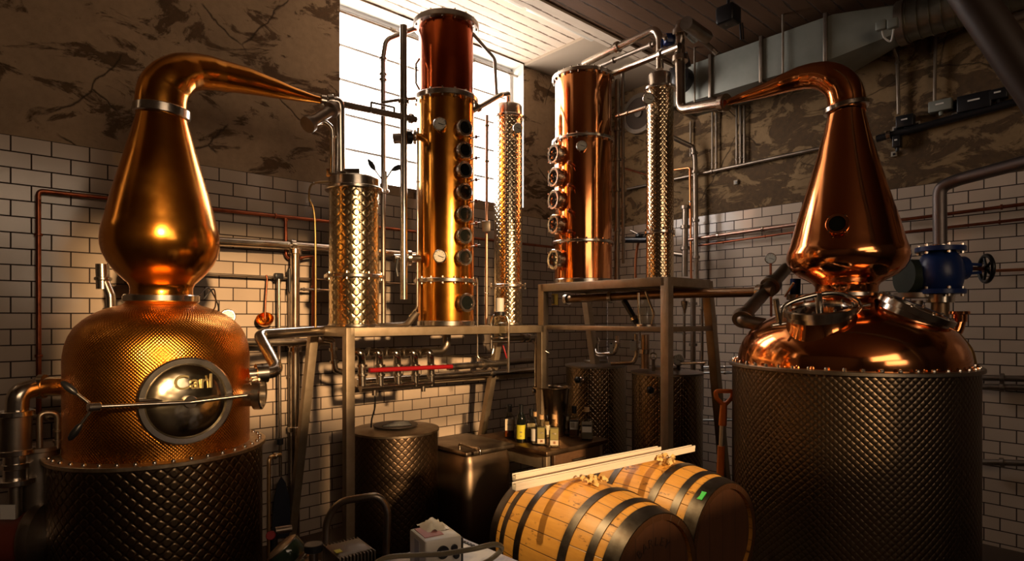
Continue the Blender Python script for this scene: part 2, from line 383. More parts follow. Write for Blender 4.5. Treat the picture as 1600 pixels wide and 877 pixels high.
# =====================================================================  GENERIC EQUIPMENT PARTS
CAMD = lambda p: (V3((0, 0, p.z))-p).normalized()
def gauge(t, c, n, r, parent=None, col=None):
    n = n.normalized(); b = t.part('gauge', MB().lathe(c, [(r*.5, -.02), (r, -.016), (r, .006), (r*.9, .012), (r*.86, .006)], n, 32, True), STEEL, parent)
    if parent is None:
        t.part('dial', MB().disc(c+n*.0085, n, r*.84, .003), DIAL, b)
        x, y, _ = frame(n); mk = MB()
        for k in range(9):
            a = math.radians(-135+270*k/8+90); d = x*math.cos(a)+y*math.sin(a); mk.beam(c+n*.0108+d*(r*.62), c+n*.0108+d*(r*.75), .003, .001, n, 0)
        t.part('scale_marks', mk, BLACK, b)
        d = (x*.8+y*-.3).normalized(); t.part('needle', MB().beam(c+n*.012-d*(r*.25), c+n*.012+d*(r*.6), .004, .0015, n, 0), BLACK, b)
    return b
MGLASS = mat('coated_sight_glass', (.01, .01, .012), .04, 0, IOR=2.6)
def sight(t, base, n, r, depth, ringmat=None):
    """round sight glass: short neck, bright clamp ring, dark pane"""
    n = n.normalized(); s = t.part('sight_glass', MB().lathe(base, [(r*.82, -.02), (r*.82, depth*.55), (r, depth*.6), (r, depth), (r*.93, depth+.006), (r*.72, depth+.004), (r*.70, depth-.01)], n, 36, False), ringmat or STEEL)
    t.part('pane', MB().disc(base+n*(depth-.008), n, r*.74, .006, 32), DGLASS, s)
    bm_ = MB(); x, y, _ = frame(n)
    for k in range(4):
        a = PI/4+k*PI/2; bm_.cyl(base+(x*math.cos(a)+y*math.sin(a))*(r*.97)+n*(depth*.5), base+(x*math.cos(a)+y*math.sin(a))*(r*.97)+n*(depth+.012), r*.09, 8)
    t.part('screws', bm_, STEEL, s); return s
def bolts(t, c, R_, n, r=.011, h=.02, parent=None, a0=0, mat_=None, axis=ZZ):
    x, y, z = (V3((1, 0, 0)), V3((0, 1, 0)), ZZ)
    for k in range(n):
        a = a0+2*PI*k/n; p = c+V3((math.cos(a)*R_, math.sin(a)*R_, 0))
        t.part('bolt', MB().lathe(p, [(r, 0), (r, h*.6), (r*.6, h), ], ZZ, 8), mat_ or STEEL, parent)

# =====================================================================  LEFT POT STILL
AX, AY = (253-HX)/F*3.4, 3.4
A = V3((AX, AY, 0))
k_ = 3.4*.861/F                      # metres of radius per pixel of half width
zz = lambda y: EYE-(y-HY)/F*3.4
JL = dimpled('dimpled_steel_jacket', (.24, .17, .10), .062, .53, 'scale', .32, .38)
RIM1 = 1.075
t = Thing('pot_still', 'golden copper pot still with round steel manway, in a dimpled steel jacket', 'still', A)
LS = t
t.part('jacket', MB().lathe(A, [(.525, .0), (.53, .02), (.53, RIM1-.02)], ZZ, 96, True), JL, label='dimpled stainless steel jacket')
t.part('rim', MB().ring(A+ZZ*(RIM1-.008), ZZ, .44, .548, .022, 96), metal_mat('pale_rim', (.72, .60, .42), .38, (.45, .33, .2), 20, .5))
bolts(t, A+ZZ*(RIM1+.002), .515, 40, .011, .016)
prof = [(146, 715), (146, 560), (145.5, 552), (143, 538), (138, 524), (130, 511), (118, 500), (104, 491), (88, 484), (72, 479.5), (62, 477), (56, 473), (54, 468)]
def hammered():
    m = metal_mat('hammered_golden_copper', (.90, .38, .06), .2, (.74, .27, .03), 5, .3); g = N(m); x, y, z = g.xyz(g.obj())
    ang = g.math('MULTIPLY', g.math('ARCTAN2', y, x), .46); k = 2*PI/.018
    h = g.math('MULTIPLY', g.math('SINE', g.math('MULTIPLY', ang, k)), g.math('SINE', g.math('MULTIPLY', z, k)))
    return g.set(Normal=g.bump(h, .25, .004))
HAM = hammered()
t.part('copper_pot', MB().lathe(A, [(w_*k_, (zz(y) if y < 700 else RIM1)) for w_, y in prof], ZZ, 96), HAM)
t.part('clamp_ring', MB().ring(A+ZZ*zz(467), ZZ, 50*k_, 61*k_, .042, 64, .006), STEEL)
on = [(53, 468), (50, 458), (50, 450), (53, 444), (62, 436), (73, 426), (84, 412), (91, 399), (94.5, 386), (95, 376), (94, 366), (92.5, 358), (90.5, 352), (88.5, 344), (77, 302), (61, 252), (49, 212), (42, 188), (40, 178)]
t.part('onion_head', MB().lathe(A, [(w_*k_, zz(y)) for w_, y in on], ZZ, 96), GOLD)
t.part('neck_clamp', MB().ring(A+ZZ*zz(176), V3((.06, 0, 1)), 38*k_, 46*k_, .055, 64, .006), STEEL)
npth = [(252, 176, 3.4, 39), (252, 158, 3.4, 38.5), (256, 140, 3.41, 38), (267, 126, 3.43, 36), (283, 116, 3.48, 33), (303, 112.5, 3.55, 30), (326, 114, 3.62, 28), (350, 119, 3.7, 25.5), (385, 126, 3.8, 22), (425, 137, 3.92, 16.5), (460, 147, 4.03, 11), (490, 154.5, 4.12, 6.5), (507, 158, 4.17, 5)]
pts = spline([P(a, b, c) for a, b, c, d in npth], 6); rad = []
for i in range(len(npth)-1):
    for j in range(6): q = j/6; rad.append((npth[i][3]*(1-q)+npth[i+1][3]*q)*(npth[i][2])/F*.93)
rad.append(npth[-1][3]*4.17/F*.93)
t.part('swan_neck', MB().sweep(pts, rad, 40), GOLD)
t.part('neck_coupling', MB().lathe(P(505, 158, 4.17), [(.03, -.02), (.042, -.015), (.042, .02), (.03, .03)], P(520, 161, 4.2)-P(505, 158, 4.17), 24), STEEL)
# manway
n = V3((.68, -.73, .0)).normalized(); mc = A+n*.50+ZZ*1.378
R0 = .222
mw = t.part('manway', MB().lathe(mc, [(R0*.92, -.16), (R0*.92, -.03), (R0, -.025), (R0, .012), (R0*.97, .018), (R0*.86, .018), (R0*.84, .010)], n, 72, False), STEEL)
MWD = metal_mat('polished_manway_lid', (.70, .62, .45), .13, (.5, .42, .28), 7, .22, .5)
t.part('lid', MB().lathe(mc, [(R0*.855, .008), (R0*.8, .02), (R0*.6, .036), (R0*.3, .046), (R0*.02, .05)], n, 64), MWD, mw)
x, y, z_ = frame(n); side = ZZ.cross(n).normalized()       # side points to the right of the photo
up_ = n.cross(side)
hub = mc+n*.065
bl = P(147, 636, 2.72); br = P(386, 618, 3.12)
t.part('cross_bar', MB().cyl(bl, mc+n*.075, .010, 14).cyl(mc+n*.075, br, .010, 14), STEEL, mw)
t.part('hub', MB().disc(hub, n, .032, .03), STEEL, mw)
t.part('hinge_block', MB().cyl(bl+(mc-bl).normalized()*.18, bl+(mc-bl).normalized()*.28, .024, 20), STEEL, mw)
hd = t.part('handle', MB().disc(bl, (mc-bl), .022, .05), STEEL, mw)
for (gx, gy) in ((112, 609), (120, 672)):
    e = P(gx, gy, 2.70); d = (e-bl).normalized()
    t.part('handle_arm', MB().cyl(bl, e, .0075, 12), STEEL, mw)
    t.part('grip', MB().lathe(e, [(.008, -.03), (.015, -.015), (.017, .02), (.012, .045), (.004, .055)], d, 20), BLACK, mw)
# raised name on the lid
def text_part(t, s, size, c, xd, yd, depth, m, parent, name='lettering'):
    cu = bpy.data.curves.new('txt', 'FONT'); cu.body = s; cu.size = size; cu.extrude = depth; cu.align_x = 'CENTER'; cu.align_y = 'CENTER'
    o = bpy.data.objects.new('txt', cu); COL.objects.link(o); bpy.context.view_layer.update()
    me = bpy.data.meshes.new_from_object(o.evaluated_get(bpy.context.evaluated_depsgraph_get())); bpy.data.objects.remove(o)
    zd = xd.cross(yd); mt = Matrix((xd, yd, zd)).transposed()
    mb = MB(); mb.add([c+mt @ v.co for v in me.vertices], [tuple(p.vertices) for p in me.polygons])
    return t.part(name, mb, m, parent)
text_part(t, 'Carl', .105, mc+n*.050+side*.02+ZZ*.095, side, up_, .006, mat('engraved_gold', (.82, .66, .30), .3, 1), mw)
# side sight ring on the right of the pot, facing along the left wall
n2 = V3((.94, .14, 0)).normalized(); sc = A+n2*.45+ZZ*1.36
s = t.part('side_port', MB().lathe(sc, [(.075, -.06), (.075, .05), (.095, .055), (.095, .095), (.086, .102), (.070, .096), (.066, .05)], n2, 40, False), STEEL)
t.part('pane', MB().disc(sc+n2*.06, n2, .068, .006), mat('amber_pane', (.35, .20, .03), .08, .6), s)
# outlet on the back right of the pot
# small gauge and wires behind the shoulder
gauge(t, P(356, 495, 3.6), V3((.45, -.9, .1)), .045)
t.part('wire', MB().sweep(spline([P(318, 468, 3.35), P(334, 452, 3.4), P(336, 480, 3.45), P(322, 492, 3.45)]), .004, 8).sweep(spline([P(312, 462, 3.35), P(326, 450, 3.45), P(341, 478, 3.5), P(338, 494, 3.5)]), .004, 8), BLACK)
# vent valve rising left of the onion
t.part('vent_pipe', MB().tube([P(174, 497, 3.6), P(173, 462, 3.6), P(164, 440, 3.6), P(162, 415, 3.6)], .026), STEEL)
t.part('vent_cap', MB().cyl(P(161, 452, 3.6), P(160, 413, 3.6), .036, 24), STEEL)
for a_ in (P(161, 436, 3.6), P(174, 484, 3.6)): t.part('clamp', MB().disc(a_, ZZ, .046, .02), STEEL)

# =====================================================================  RIGHT POT STILL
B = V3(((1322-HX)/F*3.7, 3.7, 0)); kb = 3.7*.872/F; zb = lambda y: EYE-(y-HY)/F*3.7
RIM2 = 1.515
JR = dimpled('small_dimpled_steel_jacket', (.17, .125, .085), .040, .665, 'dot', .38, .5)
t = Thing('pot_still', 'reddish copper pot still with two round ports, in a tall dimpled steel jacket', 'still', B)
RS = t
t.part('jacket', MB().lathe(B, [(.66, 0), (.665, .02), (.665, RIM2-.02)], ZZ, 128), JR, label='tall dark dimpled steel jacket')
t.part('rim', MB().ring(B+ZZ*(RIM2-.008), ZZ, .60, .685, .022, 128), STEELD)
bolts(t, B+ZZ*(RIM2+.002), .655, 48, .011, .018)
pr = [(181, RIM2), (181, zb(556)), (178, zb(545)), (172, zb(532)), (162, zb(519)), (146, zb(507)), (124, zb(496)), (100, zb(487)), (78, zb(480)), (62, zb(475)), (54, zb(470)), (50, zb(463))]
t.part('copper_dome', MB().lathe(B, [(w_*kb, z) for w_, z in pr], ZZ, 128), REDC)
t.part('clamp_ring', MB().ring(B+ZZ*zb(461), ZZ, 46*kb, 54*kb, .03, 64, .005), STEEL)
on = [(50, 460), (50, 448), (54, 443), (64, 438), (78, 431), (90, 421), (96.5, 410), (98, 402), (97, 394), (94.5, 388), (91.5, 380), (82, 348), (65, 298), (49, 248), (37.5, 208), (31, 184), (30, 176)]
t.part('onion_head', MB().lathe(B, [(w_*kb, zb(y)) for w_, y in on], ZZ, 96), REDC)
t.part('neck_clamp', MB().ring(B+ZZ*zb(169), V3((-.12, .05, 1)), 28*kb, 37*kb, .035, 64, .006), STEEL)
npth = [(1322, 175, 3.7, 29.5), (1323, 162, 3.7, 29), (1320, 146, 3.7, 28), (1313, 133, 3.71, 27), (1301, 124, 3.73, 25.5), (1287, 119, 3.77, 23.5), (1270, 118.5, 3.82, 21), (1250, 122, 3.88, 19), (1225, 130, 3.95, 16), (1195, 141, 4.05, 12), (1165, 150.5, 4.15, 8.5), (1147, 156.5, 4.2, 6), (1137, 160, 4.23, 5.2)]
pts = spline([P(a, b, c) for a, b, c, d in npth], 6); rad = []
for i in range(len(npth)-1):
    for j in range(6): q = j/6; rad.append((npth[i][3]*(1-q)+npth[i+1][3]*q)*npth[i][2]/F*.93)
rad.append(npth[-1][3]*4.23/F*.93)
t.part('swan_neck', MB().sweep(pts, rad, 40), REDC)
n = V3((-.60, -.80, .10)).normalized()
sight(t, B+V3((-.60, -.80, 0)).normalized()*(80*kb)+ZZ*zb(362), n, .062, .06, REDC)
def port(t, c, n, r, h, clamp=False):
    n = n.normalized()
    a = t.part('port', MB().lathe(c, [(r*1.12, -.10), (r*.98, -.04), (r*.95, 0)], n, 64, False), REDC)
    b = t.part('port_ring', MB().lathe(c, [(r*.95, 0), (r*.95, h*.45), (r*1.05, h*.5), (r*1.05, h), (r*.98, h+.006), (r*.85, h), (r*.83, h*.7)], n, 64, False), STEEL, a)
    t.part('pane', MB().disc(c+n*(h*.75), n, r*.85, .008, 48), DGLASS, a)
    x, y, _ = frame(n)
    for k in range(10):
        an = 2*PI*k/10; d = x*math.cos(an)+y*math.sin(an)
        t.part('bolt', MB().cyl(c+n*(h*.5)+d*(r*.92), c+n*(h+.015)+d*(r*.92), .008, 8), STEEL, a)
    return a
c1 = P(1281, 497, 3.42); n1 = V3((-.16, -.18, 1)).normalized()
a = port(t, c1, n1, .185, .062)
x1 = V3((1, 0, .16)).normalized()
t.part('yoke', MB().sweep(spline([c1-x1*.235+n1*.0, c1-x1*.20+n1*.10, c1-x1*.06+n1*.135, c1+x1*.10+n1*.13, c1+x1*.21+n1*.075, c1+x1*.24+n1*.02]), .014, 12)
       .cyl(c1+n1*.03, c1+n1*.15, .02, 16).cyl(c1-x1*.28-n1*.0, c1-x1*.2, .012, 12).cyl(c1+x1*.19+n1*.03, c1+x1*.29+n1*.03, .012, 12), STEEL, a)
t.part('yoke_screw', MB().cyl(c1-x1*.235+n1*.02, c1-x1*.245+n1*.15, .017, 14), STEEL, a)
c2 = P(1424, 496, 3.42); n2 = V3((.36, -.34, 1)).normalized()
port(t, c2, n2, .195, .065)
t.part('nozzle', MB().tube([P(1478, 530, 3.7), P(1494, 520, 3.7), P(1499, 500, 3.7)], .036).disc(P(1499, 489, 3.7), ZZ, .055, .02).cyl(P(1499, 503, 3.7), P(1499, 489, 3.7), .04), REDC)
t.part('handrail', MB().tube([P(1452, 508, 3.6), P(1490, 520, 3.55), P(1514, 548, 3.5), P(1520, 575, 3.5)], .025, .12), metal_mat('amber_pipe', (.6, .35, .12), .3))

# =====================================================================  STANDS
def stand(label, front, back, zt, sec, floor_back, shelf_z=None, cat='stand'):
    """front, back: (left point, right point) on plan; splayed rear legs reach floor_back"""
    (fl_, fr_), (bl_, br_) = front, back; mid = (fl_+fr_)/2
    t = Thing('steel_stand', label, cat, V3((mid.x, mid.y, 0)))
    e = ZZ*(zt-sec/2)
    t.part('front_beam', MB().beam(fl_+e, fr_+e, sec, sec), BRUSH)
    t.part('rear_beam', MB().beam(bl_+e, br_+e, sec, sec), BRUSH)
    t.part('side_beam', MB().beam(fl_+e, bl_+e, sec, sec), BRUSH); t.part('side_beam', MB().beam(fr_+e, br_+e, sec, sec), BRUSH)
    for q in (fl_, fr_): t.part('leg', MB().beam(q, q+ZZ*(zt-.001), sec, sec, (fr_-fl_).normalized()), BRUSH)
    for q, g_ in zip((bl_, br_), floor_back): t.part('rear_leg', MB().beam(g_, q+ZZ*(zt-.01), sec, sec, (fr_-fl_).normalized()), BRUSH)
    mb = MB()
    for k in range(1, 4):
        f = k/4; mb.beam(fl_.lerp(fr_, f)+e, bl_.lerp(br_, f)+e, sec*.9, sec*.9)
    t.part('cross_beam', mb, BRUSH)
    for q in (fl_, fr_, *floor_back): t.part('foot_plate', MB().box(q+ZZ*.008, (.14, .14, .016), (U, V, ZZ), .003), BRUSH)
    return t
s1 = stand('long steel stand carrying the golden column, with a red-handled pipe manifold beneath', (R(4.10, 1.095), R(2.27, 1.095)), (R(4.10, .547), R(2.27, .547)), 1.735, .062, (R(4.10, .10), R(2.27, .10)))
s1.part('brace', MB().beam(LV(552, 602, .33), LV(846, 584, .33), .05, .05), BRUSH)
s2 = stand('square steel stand carrying the reddish column, two dimpled tanks under it', (R(2.14, .985), R(2.14, 2.283)), (R(1.57, .985), R(1.57, 2.283)), 2.105, .068, (R(1.14, .985), R(1.2, 2.283)))
s2.part('shelf_beam', MB().beam(R(2.14, .985, 1.715), R(2.14, 2.283, 1.715), .05, .04), BRUSH)
s2.part('shelf_beam', MB().beam(R(2.14, .985, 1.715), R(1.45, .985, 1.715), .05, .04).beam(R(2.14, 2.283, 1.715), R(1.45, 2.283, 1.715), .05, .04), BRUSH)
s2.part('top_plate', MB().box(R(1.85, 1.63, 2.06), (.55, 1.25, .012), (U, V, ZZ)), BRUSH)
s2.part('notice', MB().box(RU(867, 468, 2.14), (.004, .075, .10), (U, V, ZZ)), mat('yellow_black_notice', (.55, .38, .05), .5))
nt = s2.part('notice_symbol', MB().box(RU(864, 468, 2.145), (.004, .03, .08), (U, V, ZZ)), BLACK)
nt.location = U*.004
s1.part('top_plate', MB().box(R(3.2, .82, 1.70), (1.7, .5, .01), (U, V, ZZ)), BRUSH)

# =====================================================================  COLUMNS AND CONDENSERS
def at_v(px, v): p = LV(px, HY, v); return V3((p.x, p.y, 0))
def at_u(px, u): p = RU(px, HY, u); return V3((p.x, p.y, 0))
def zpx(y, p): return EYE-(y-HY)/F*p.y
def flange(t, p, z, r0, r1, h, m=None, nb=0):
    o = t.part('flange', MB().ring(p+ZZ*z, ZZ, r0*.97, r1, h, 64, .005), m or STEEL)
    for k in range(nb):
        a = 2*PI*k/nb; t.part('bolt', MB().cyl(p+V3((math.cos(a), math.sin(a), 0))*(r1*.93)+ZZ*(z-h*.5-.014), p+V3((math.cos(a), math.sin(a), 0))*(r1*.93)+ZZ*(z+h*.5+.014), .008, 8), STEEL, o)
    return o
# golden column
GC = at_v(697, .82); Y_ = GC.y; r = 43.5/F*Y_; zc = lambda y: EYE-(y-HY)/F*(GC.y-r*1.05)
DRED = metal_mat('dark_red_copper', (.62, .13, .03), .16, (.42, .07, .015), 4, .26, .1)
t = Thing('rectifying_column', 'tall golden copper column with a row of eight sight glasses, dark red upper section', 'column', GC+ZZ*1.735)
t.part('lower_section', MB().lathe(GC, [(r, 1.736), (r, zc(438))], ZZ, 72), GOLD)
t.part('middle_section', MB().lathe(GC, [(r, zc(438)), (r, zc(142))], ZZ, 72), GOLD)
t.part('upper_section', MB().lathe(GC, [(r*.97, zc(142)), (r*.97, zc(22))], ZZ, 72), DRED, label='dark red copper upper section')
flange(t, GC, zc(19), r, r*1.17, .045, STEELD, 16); flange(t, GC, zc(142), r, r*1.16, .045, None, 16)
t.part('lid', MB().lathe(GC, [(r*1.1, zc(17)), (r*.9, zc(13)), (r*.3, zc(10)), (.01, zc(9))], ZZ, 64), STEELD)
flange(t, GC, zc(437), r, r*1.16, .032, None, 16); flange(t, GC, 1.735+.022, r, r*1.03, .042)
nd = (V3((0, 0, 0))-GC).normalized(); sd = ZZ.cross(nd).normalized()    # towards camera; to the right
for y in (199, 234, 265, 299, 334, 368, 402):
    n = (nd*.86+sd*.50).normalized(); sight(t, GC+n*(r-.008)+ZZ*zc(y), n, .066, .075)
n = (nd*.83+sd*.55).normalized(); sight(t, GC+n*(r-.008)+ZZ*zc(473), n, .074, .075)
for y in (195, 401):
    n = (nd*.97-sd*.18).normalized(); gauge(t, GC+n*(r+.03)+ZZ*zc(y), n, .054)
# reddish column
RC = at_u(911, 1.85); r2 = 45/F*RC.y*.99; zr = lambda y: EYE-(y-HY)/F*(RC.y-r2)
t = Thing('rectifying_column', 'polished reddish copper column with five sight glasses facing the window', 'column', RC+ZZ*2.105)
t.part('lower_section', MB().lathe(RC, [(r2, 2.106), (r2, zr(374))], ZZ, 72), REDC)
t.part('middle_section', MB().lathe(RC, [(r2, zr(374)), (r2, zr(210))], ZZ, 72), REDC)
t.part('upper_section', MB().lathe(RC, [(r2*.985, zr(210)), (r2*.985, zr(108))], ZZ, 72), REDC)
flange(t, RC, zr(106), r2, r2*1.09, .035, None, 24); flange(t, RC, zr(210), r2, r2*1.10, .028, None, 20); flange(t, RC, zr(375), r2, r2*1.10, .026, None, 20); flange(t, RC, 2.13, r2, r2*1.04, .04)
t.part('lid', MB().lathe(RC, [(r2*1.05, zr(104)), (r2*.8, zr(101)), (.01, zr(99))], ZZ, 64), STEELD)
nd = (V3((0, 0, 0))-RC).normalized(); sd = ZZ.cross(nd).normalized()
for y in (236, 273, 309, 348, 404):
    n = (nd*.60-sd*.80).normalized(); s_g = sight(t, RC+n*(r2-.008)+ZZ*zr(y), n, .088 if y < 400 else .092, .075); s_g.children[0].data.materials[0] = MGLASS
n = (nd*.999-sd*.04).normalized(); gauge(t, RC+n*(r2+.025)+ZZ*zr(229), n, .048)
tap = MB()
for y in (255, 290, 330, 362):
    n = (nd*.9-sd*.35).normalized(); c_ = RC+n*(r2-.01)+ZZ*zr(y); tap = MB().cyl(c_, c_+n*.06, .012, 10).ball(c_+n*.07, .02).beam(c_+n*.07, c_+n*.07-ZZ*.05+sd*.02, .008, .006); t.part('tap', tap, CPIPE)
# condensers
def condenser(label, p, z0, px_half, ytop, ycapb, yfl, dm, cap=1.0, gpos=None, fl_w=1.2, topring=True):
    rr = px_half/F*p.y; zf = lambda y: EYE-(y-HY)/F*(p.y-rr)
    t = Thing('condenser', label, 'condenser', p+ZZ*z0)
    t.part('shell', MB().lathe(p, [(rr, z0+.001), (rr, zf(ycapb))], ZZ, 56), dm)
    t.part('cap', MB().lathe(p, [(rr*cap, zf(ycapb)-.0), (rr*cap, zf(ytop)-.01), (rr*cap*.95, zf(ytop)), (rr*.3, zf(ytop)+.012), (.01, zf(ytop)+.014)], ZZ, 56), STEEL)
    if topring: flange(t, p, zf(ycapb), rr*cap, rr*1.17, .026)
    flange(t, p, zf(yfl), rr, rr*fl_w, .028, None, 8); flange(t, p, z0+.012, rr, rr*1.05, .022)
    t.rr = rr
    if gpos:
        q = P(*gpos); gauge(t, q, (V3((0, 0, EYE))-q).normalized(), .045); t.part('gauge_stem', MB().cyl(q-(V3((0, 0, q.z))-q).normalized()*.01, V3((p.x, p.y, q.z)).lerp(q, .3), .01), STEEL)
    return t
D1 = dimpled('pressed_scale_steel_wide', (.78, .64, .40), .07, .17, 'scale', .2, .2); D2 = dimpled('pressed_scale_steel_slim', (.78, .66, .46), .055, .11, 'scale', .18, .26)
CA = at_v(553.5, .82)
t = condenser('wide dimpled steel condenser at the left end of the long stand', CA, 1.735, 38, 270, 289, 430, D1, 1.03, None, 1.2, True)
t.part('top_bracket', MB().box(P(536, 270, CA.y-.05), (.24, .012, .06), None, .004), STEEL)
CB = at_v(794, .72)
condenser('slim dimpled steel condenser beside the golden column', CB, 1.735, 22, 158, 178, 446, D2, .98, (809, 200, CB.y-.2), 1.3)
CR = at_u(1031, 1.85)
D3 = dimpled('pressed_scale_steel_right', (.78, .62, .40), .045, .11, 'scale', .18, .24)
condenser('slim dimpled steel condenser on the square stand', CR, 2.105, 21, 108, 132, 361, D3, .86, (1013, 154, CR.y-.2), 1.14)
# =====================================================================  PIPEWORK
def pipe(name, label, cat, pts, r, m=None, clamps=(), fil=None, group=None):
    """pts: corners of the pipe's centre line; clamps: (segment, fraction) of union nuts"""
    pts = [V3(p) for p in pts]; org = min(pts, key=lambda p: p.z)
    t = Thing(name, label, cat, org, group)
    t.part('tube', MB().tube(pts, r, fil), m or STEEL)
    for sg, f in clamps:
        p = pts[sg].lerp(pts[sg+1], f); d = pts[sg+1]-pts[sg]
        t.part('clamp', MB().disc(p, d, r*1.55, r*1.1, 20, .002), m if m in (CPIPE, STEELD) else STEEL)
    return t
GY = GC.y
# --- around the golden column
pipe('standpipe', 'thick upright steel pipe standing just left of the golden column', 'pipe', [P(631, 468, 4.55), P(630.5, 40, 4.55)], .027, STEEL, [(0, .72)])
pipe('steel_pipe', 'grey pipe leaving the golden column top and dropping down before the window', 'pipe', [P(650, 44, GY), P(603, 62, 4.75), P(598.5, 92, 4.75), P(599, 506, 4.75)], .019, STEELD, [(2, .0), (2, .06), (2, .08)], .1)
pipe('steel_pipe', 'thin steel pipe bending from the golden column top to the slim condenser', 'pipe', [P(738, 52, GY), P(773, 92, 5.0), P(776, 148, 5.05)], .014, STEELD, (), .06)
pipe('steel_pipe', 'short steel pipe joining the golden column to the slim condenser cap', 'pipe', [P(738, 174, GY), P(783, 148, 5.05), V3((CB.x, CB.y, EYE-(146-HY)/F*CB.y)), V3((CB.x, CB.y, EYE-(160-HY)/F*CB.y))], .022, STEEL, [(0, .2)], .04)
pipe('steel_pipe', 'steel pipe crossing the window from the golden still neck to the golden column', 'pipe', [P(526, 161, 4.2), P(650, 187, 4.62)], .024, STEELD, [(0, .02), (0, .93)])
pipe('lever_bar', 'thin square bracket standing on the pipe across the window', 'bracket', [P(580, 176, 4.35), P(580, 160, 4.35), P(616, 168, 4.5), P(616, 184, 4.5)], .008, STEELD, (), .005)
pipe('steel_pipe', 'level thin pipe linking the standpipe to the golden column flange', 'pipe', [P(598, 160, 4.6), P(631, 155, 4.55), P(648, 154, 4.7)], .012, STEELD)
pipe('downpipe', 'thick upright steel pipe from the golden swan neck into the wide condenser', 'pipe', [P(512, 160, 4.17), P(531, 158, 4.2), P(532, 268, 4.25)], .034, STEEL, [(0, .3)], .07)
pipe('downpipe', 'slimmer upright pipe beside the thick downpipe above the wide condenser', 'pipe', [P(496, 192, 4.1), P(507, 190, 4.12), P(519, 200, 4.14), P(519, 270, 4.2)], .018, STEEL, [(2, .2)], .08)
pipe('condenser_inlet', 'short slanting steel tube with flanged end below the golden swan neck tip', 'pipe', [P(481, 195, 3.95), P(521, 170, 4.15)], .036, STEELD, [(0, .04), (0, .96)])
pipe('capillary_tube', 'thin curved brass tube running down left of the wide condenser', 'pipe', spline([P(513, 284, CA.y-.1), P(488, 288, 4.15), P(483, 310, 4.1), P(492, 345, 4.1), P(493, 512, 4.1)], 5), .007, metal_mat('brass', (.45, .30, .13), .3, (.4, .26, .1), 8), [(4, .5)], 0)
wing = Thing('wing_valve', 'valve with two black dagger handles above the wide condenser', 'valve', P(601, 294, 4.6))
wing.part('body', MB().cyl(P(601, 302, 4.6), P(600, 268, 4.6), .024, 16).disc(P(601, 299, 4.6), ZZ, .036, .02), STEEL)
for (x, y, hx, hy) in ((586, 266, 577, 252), (612, 266, 624, 261)):
    a = wing.part('arm', MB().cyl(P(600, 285, 4.6), P(x, y, 4.6), .006, 10), STEEL)
    wing.part('grip', MB().lathe(P(x, y, 4.6), [(.008, 0), (.02, .03), (.021, .06), (.006, .10)], P(hx, hy, 4.6)-P(x, y, 4.6), 16), BLACK, a)
vl = Thing('side_valve', 'dark actuator valve on the left flank of the golden column', 'valve', P(640, 215, 4.7))
vl.part('body', MB().cyl(P(615, 217, 4.62), P(634, 215, 4.62), .040, 20), STEELD); vl.part('flange', MB().cyl(P(634, 215, 4.62), P(642, 215, 4.64), .052, 20), BLACK)
vl.part('neck', MB().cyl(P(641, 214, 4.64), P(656, 214, 4.75), .030, 20).ring(P(648, 214, 4.7), V3((1, .2, 0)), .02, .056, .025), STEEL)
vl = Thing('side_valve', 'butterfly valve with hanging black lever left of the golden column, low down', 'valve', P(630, 405, 4.6))
vl.part('body', MB().cyl(P(615, 404, 4.6), P(655, 404, 4.72), .032, 20).ring(P(640, 404, 4.67), V3((1, .3, 0)), .02, .062, .03), STEEL); vl.part('lever', MB().tube([P(621, 405, 4.52), P(619, 420, 4.5), P(621, 432, 4.5)], .012), BLACK)
pipe('side_bypass', 'small loop of pipe hugging the golden column by its upper flange', 'pipe', [P(655, 92, 4.7), P(650, 100, 4.66), P(650, 130, 4.66), P(655, 140, 4.7)], .009, STEEL, [(1, .2)])
pipe('side_bypass', 'long thin pipe hugging the left side of the golden column', 'pipe', [P(653, 200, 4.72), P(652, 480, 4.72), P(640, 495, 4.72)], .010, STEEL, [(0, .3), (0, .8)])
pipe('sampling_pipe', 'thin upright reddish pipe between the golden column and slim condenser', 'pipe', [P(761, 180, 5.0), P(760, 508, 5.0)], .013, metal_mat('red_steel', (.5, .33, .25), .3), [(0, .05), (0, .22), (0, .85)], 0)
pipe('sampling_pipe', 'slimmer upright steel pipe beside the reddish one right of the golden column', 'pipe', [P(742, 435, 4.75), P(746, 436, 4.85), P(746, 560, 4.85), P(775, 566, 4.85)], .008, STEEL, (), .04)
for k, y in enumerate((214, 247, 281, 314, 349, 384)):
    q = Thing('sample_tap', 'row of little brass sample taps right of the golden column sight glasses', 'tap', P(739, y, 4.78), 'sample taps on the golden column')
    q.part('stem', MB().cyl(P(735, y+2, 4.75), P(750, y-1, 4.85), .006, 10), STEEL); q.part('knob', MB().disc(P(744, y, 4.81), V3((1, .1, .1)), .016, .02, 12), CPIPE)
bx = Thing('junction_box', 'small grey control box on the thin pipes right of the golden column', 'box', P(759, 362, 4.95))
bx.part('case', MB().box(P(760, 354, 4.95), (.07, .04, .09), None, .006), STEELD)
ins = Thing('hydrometer_jar', 'glass parrot with twin looping tubes at the front of the long stand', 'spirit safe', P(781, 512, 4.9))
ins.part('bottle_top', MB().cyl(P(781, 492, 4.9), P(781, 466, 4.9), .034, 20), WHITE); ins.part('collar', MB().disc(P(781, 490, 4.9), ZZ, .045, .03), BLACK)
for sx in (-1, 1): ins.part('loop_tube', MB().tube([P(781+sx*3, 492, 4.9), P(781+sx*11, 494, 4.9), P(781+sx*13.5, 505, 4.9), P(781+sx*13.5, 545 if sx < 0 else 582, 4.9)], .011, .03), STEEL)
ins.part('jar', MB().cyl(P(781, 528, 4.9), P(781, 497, 4.9), .045, 24), BGLASS)
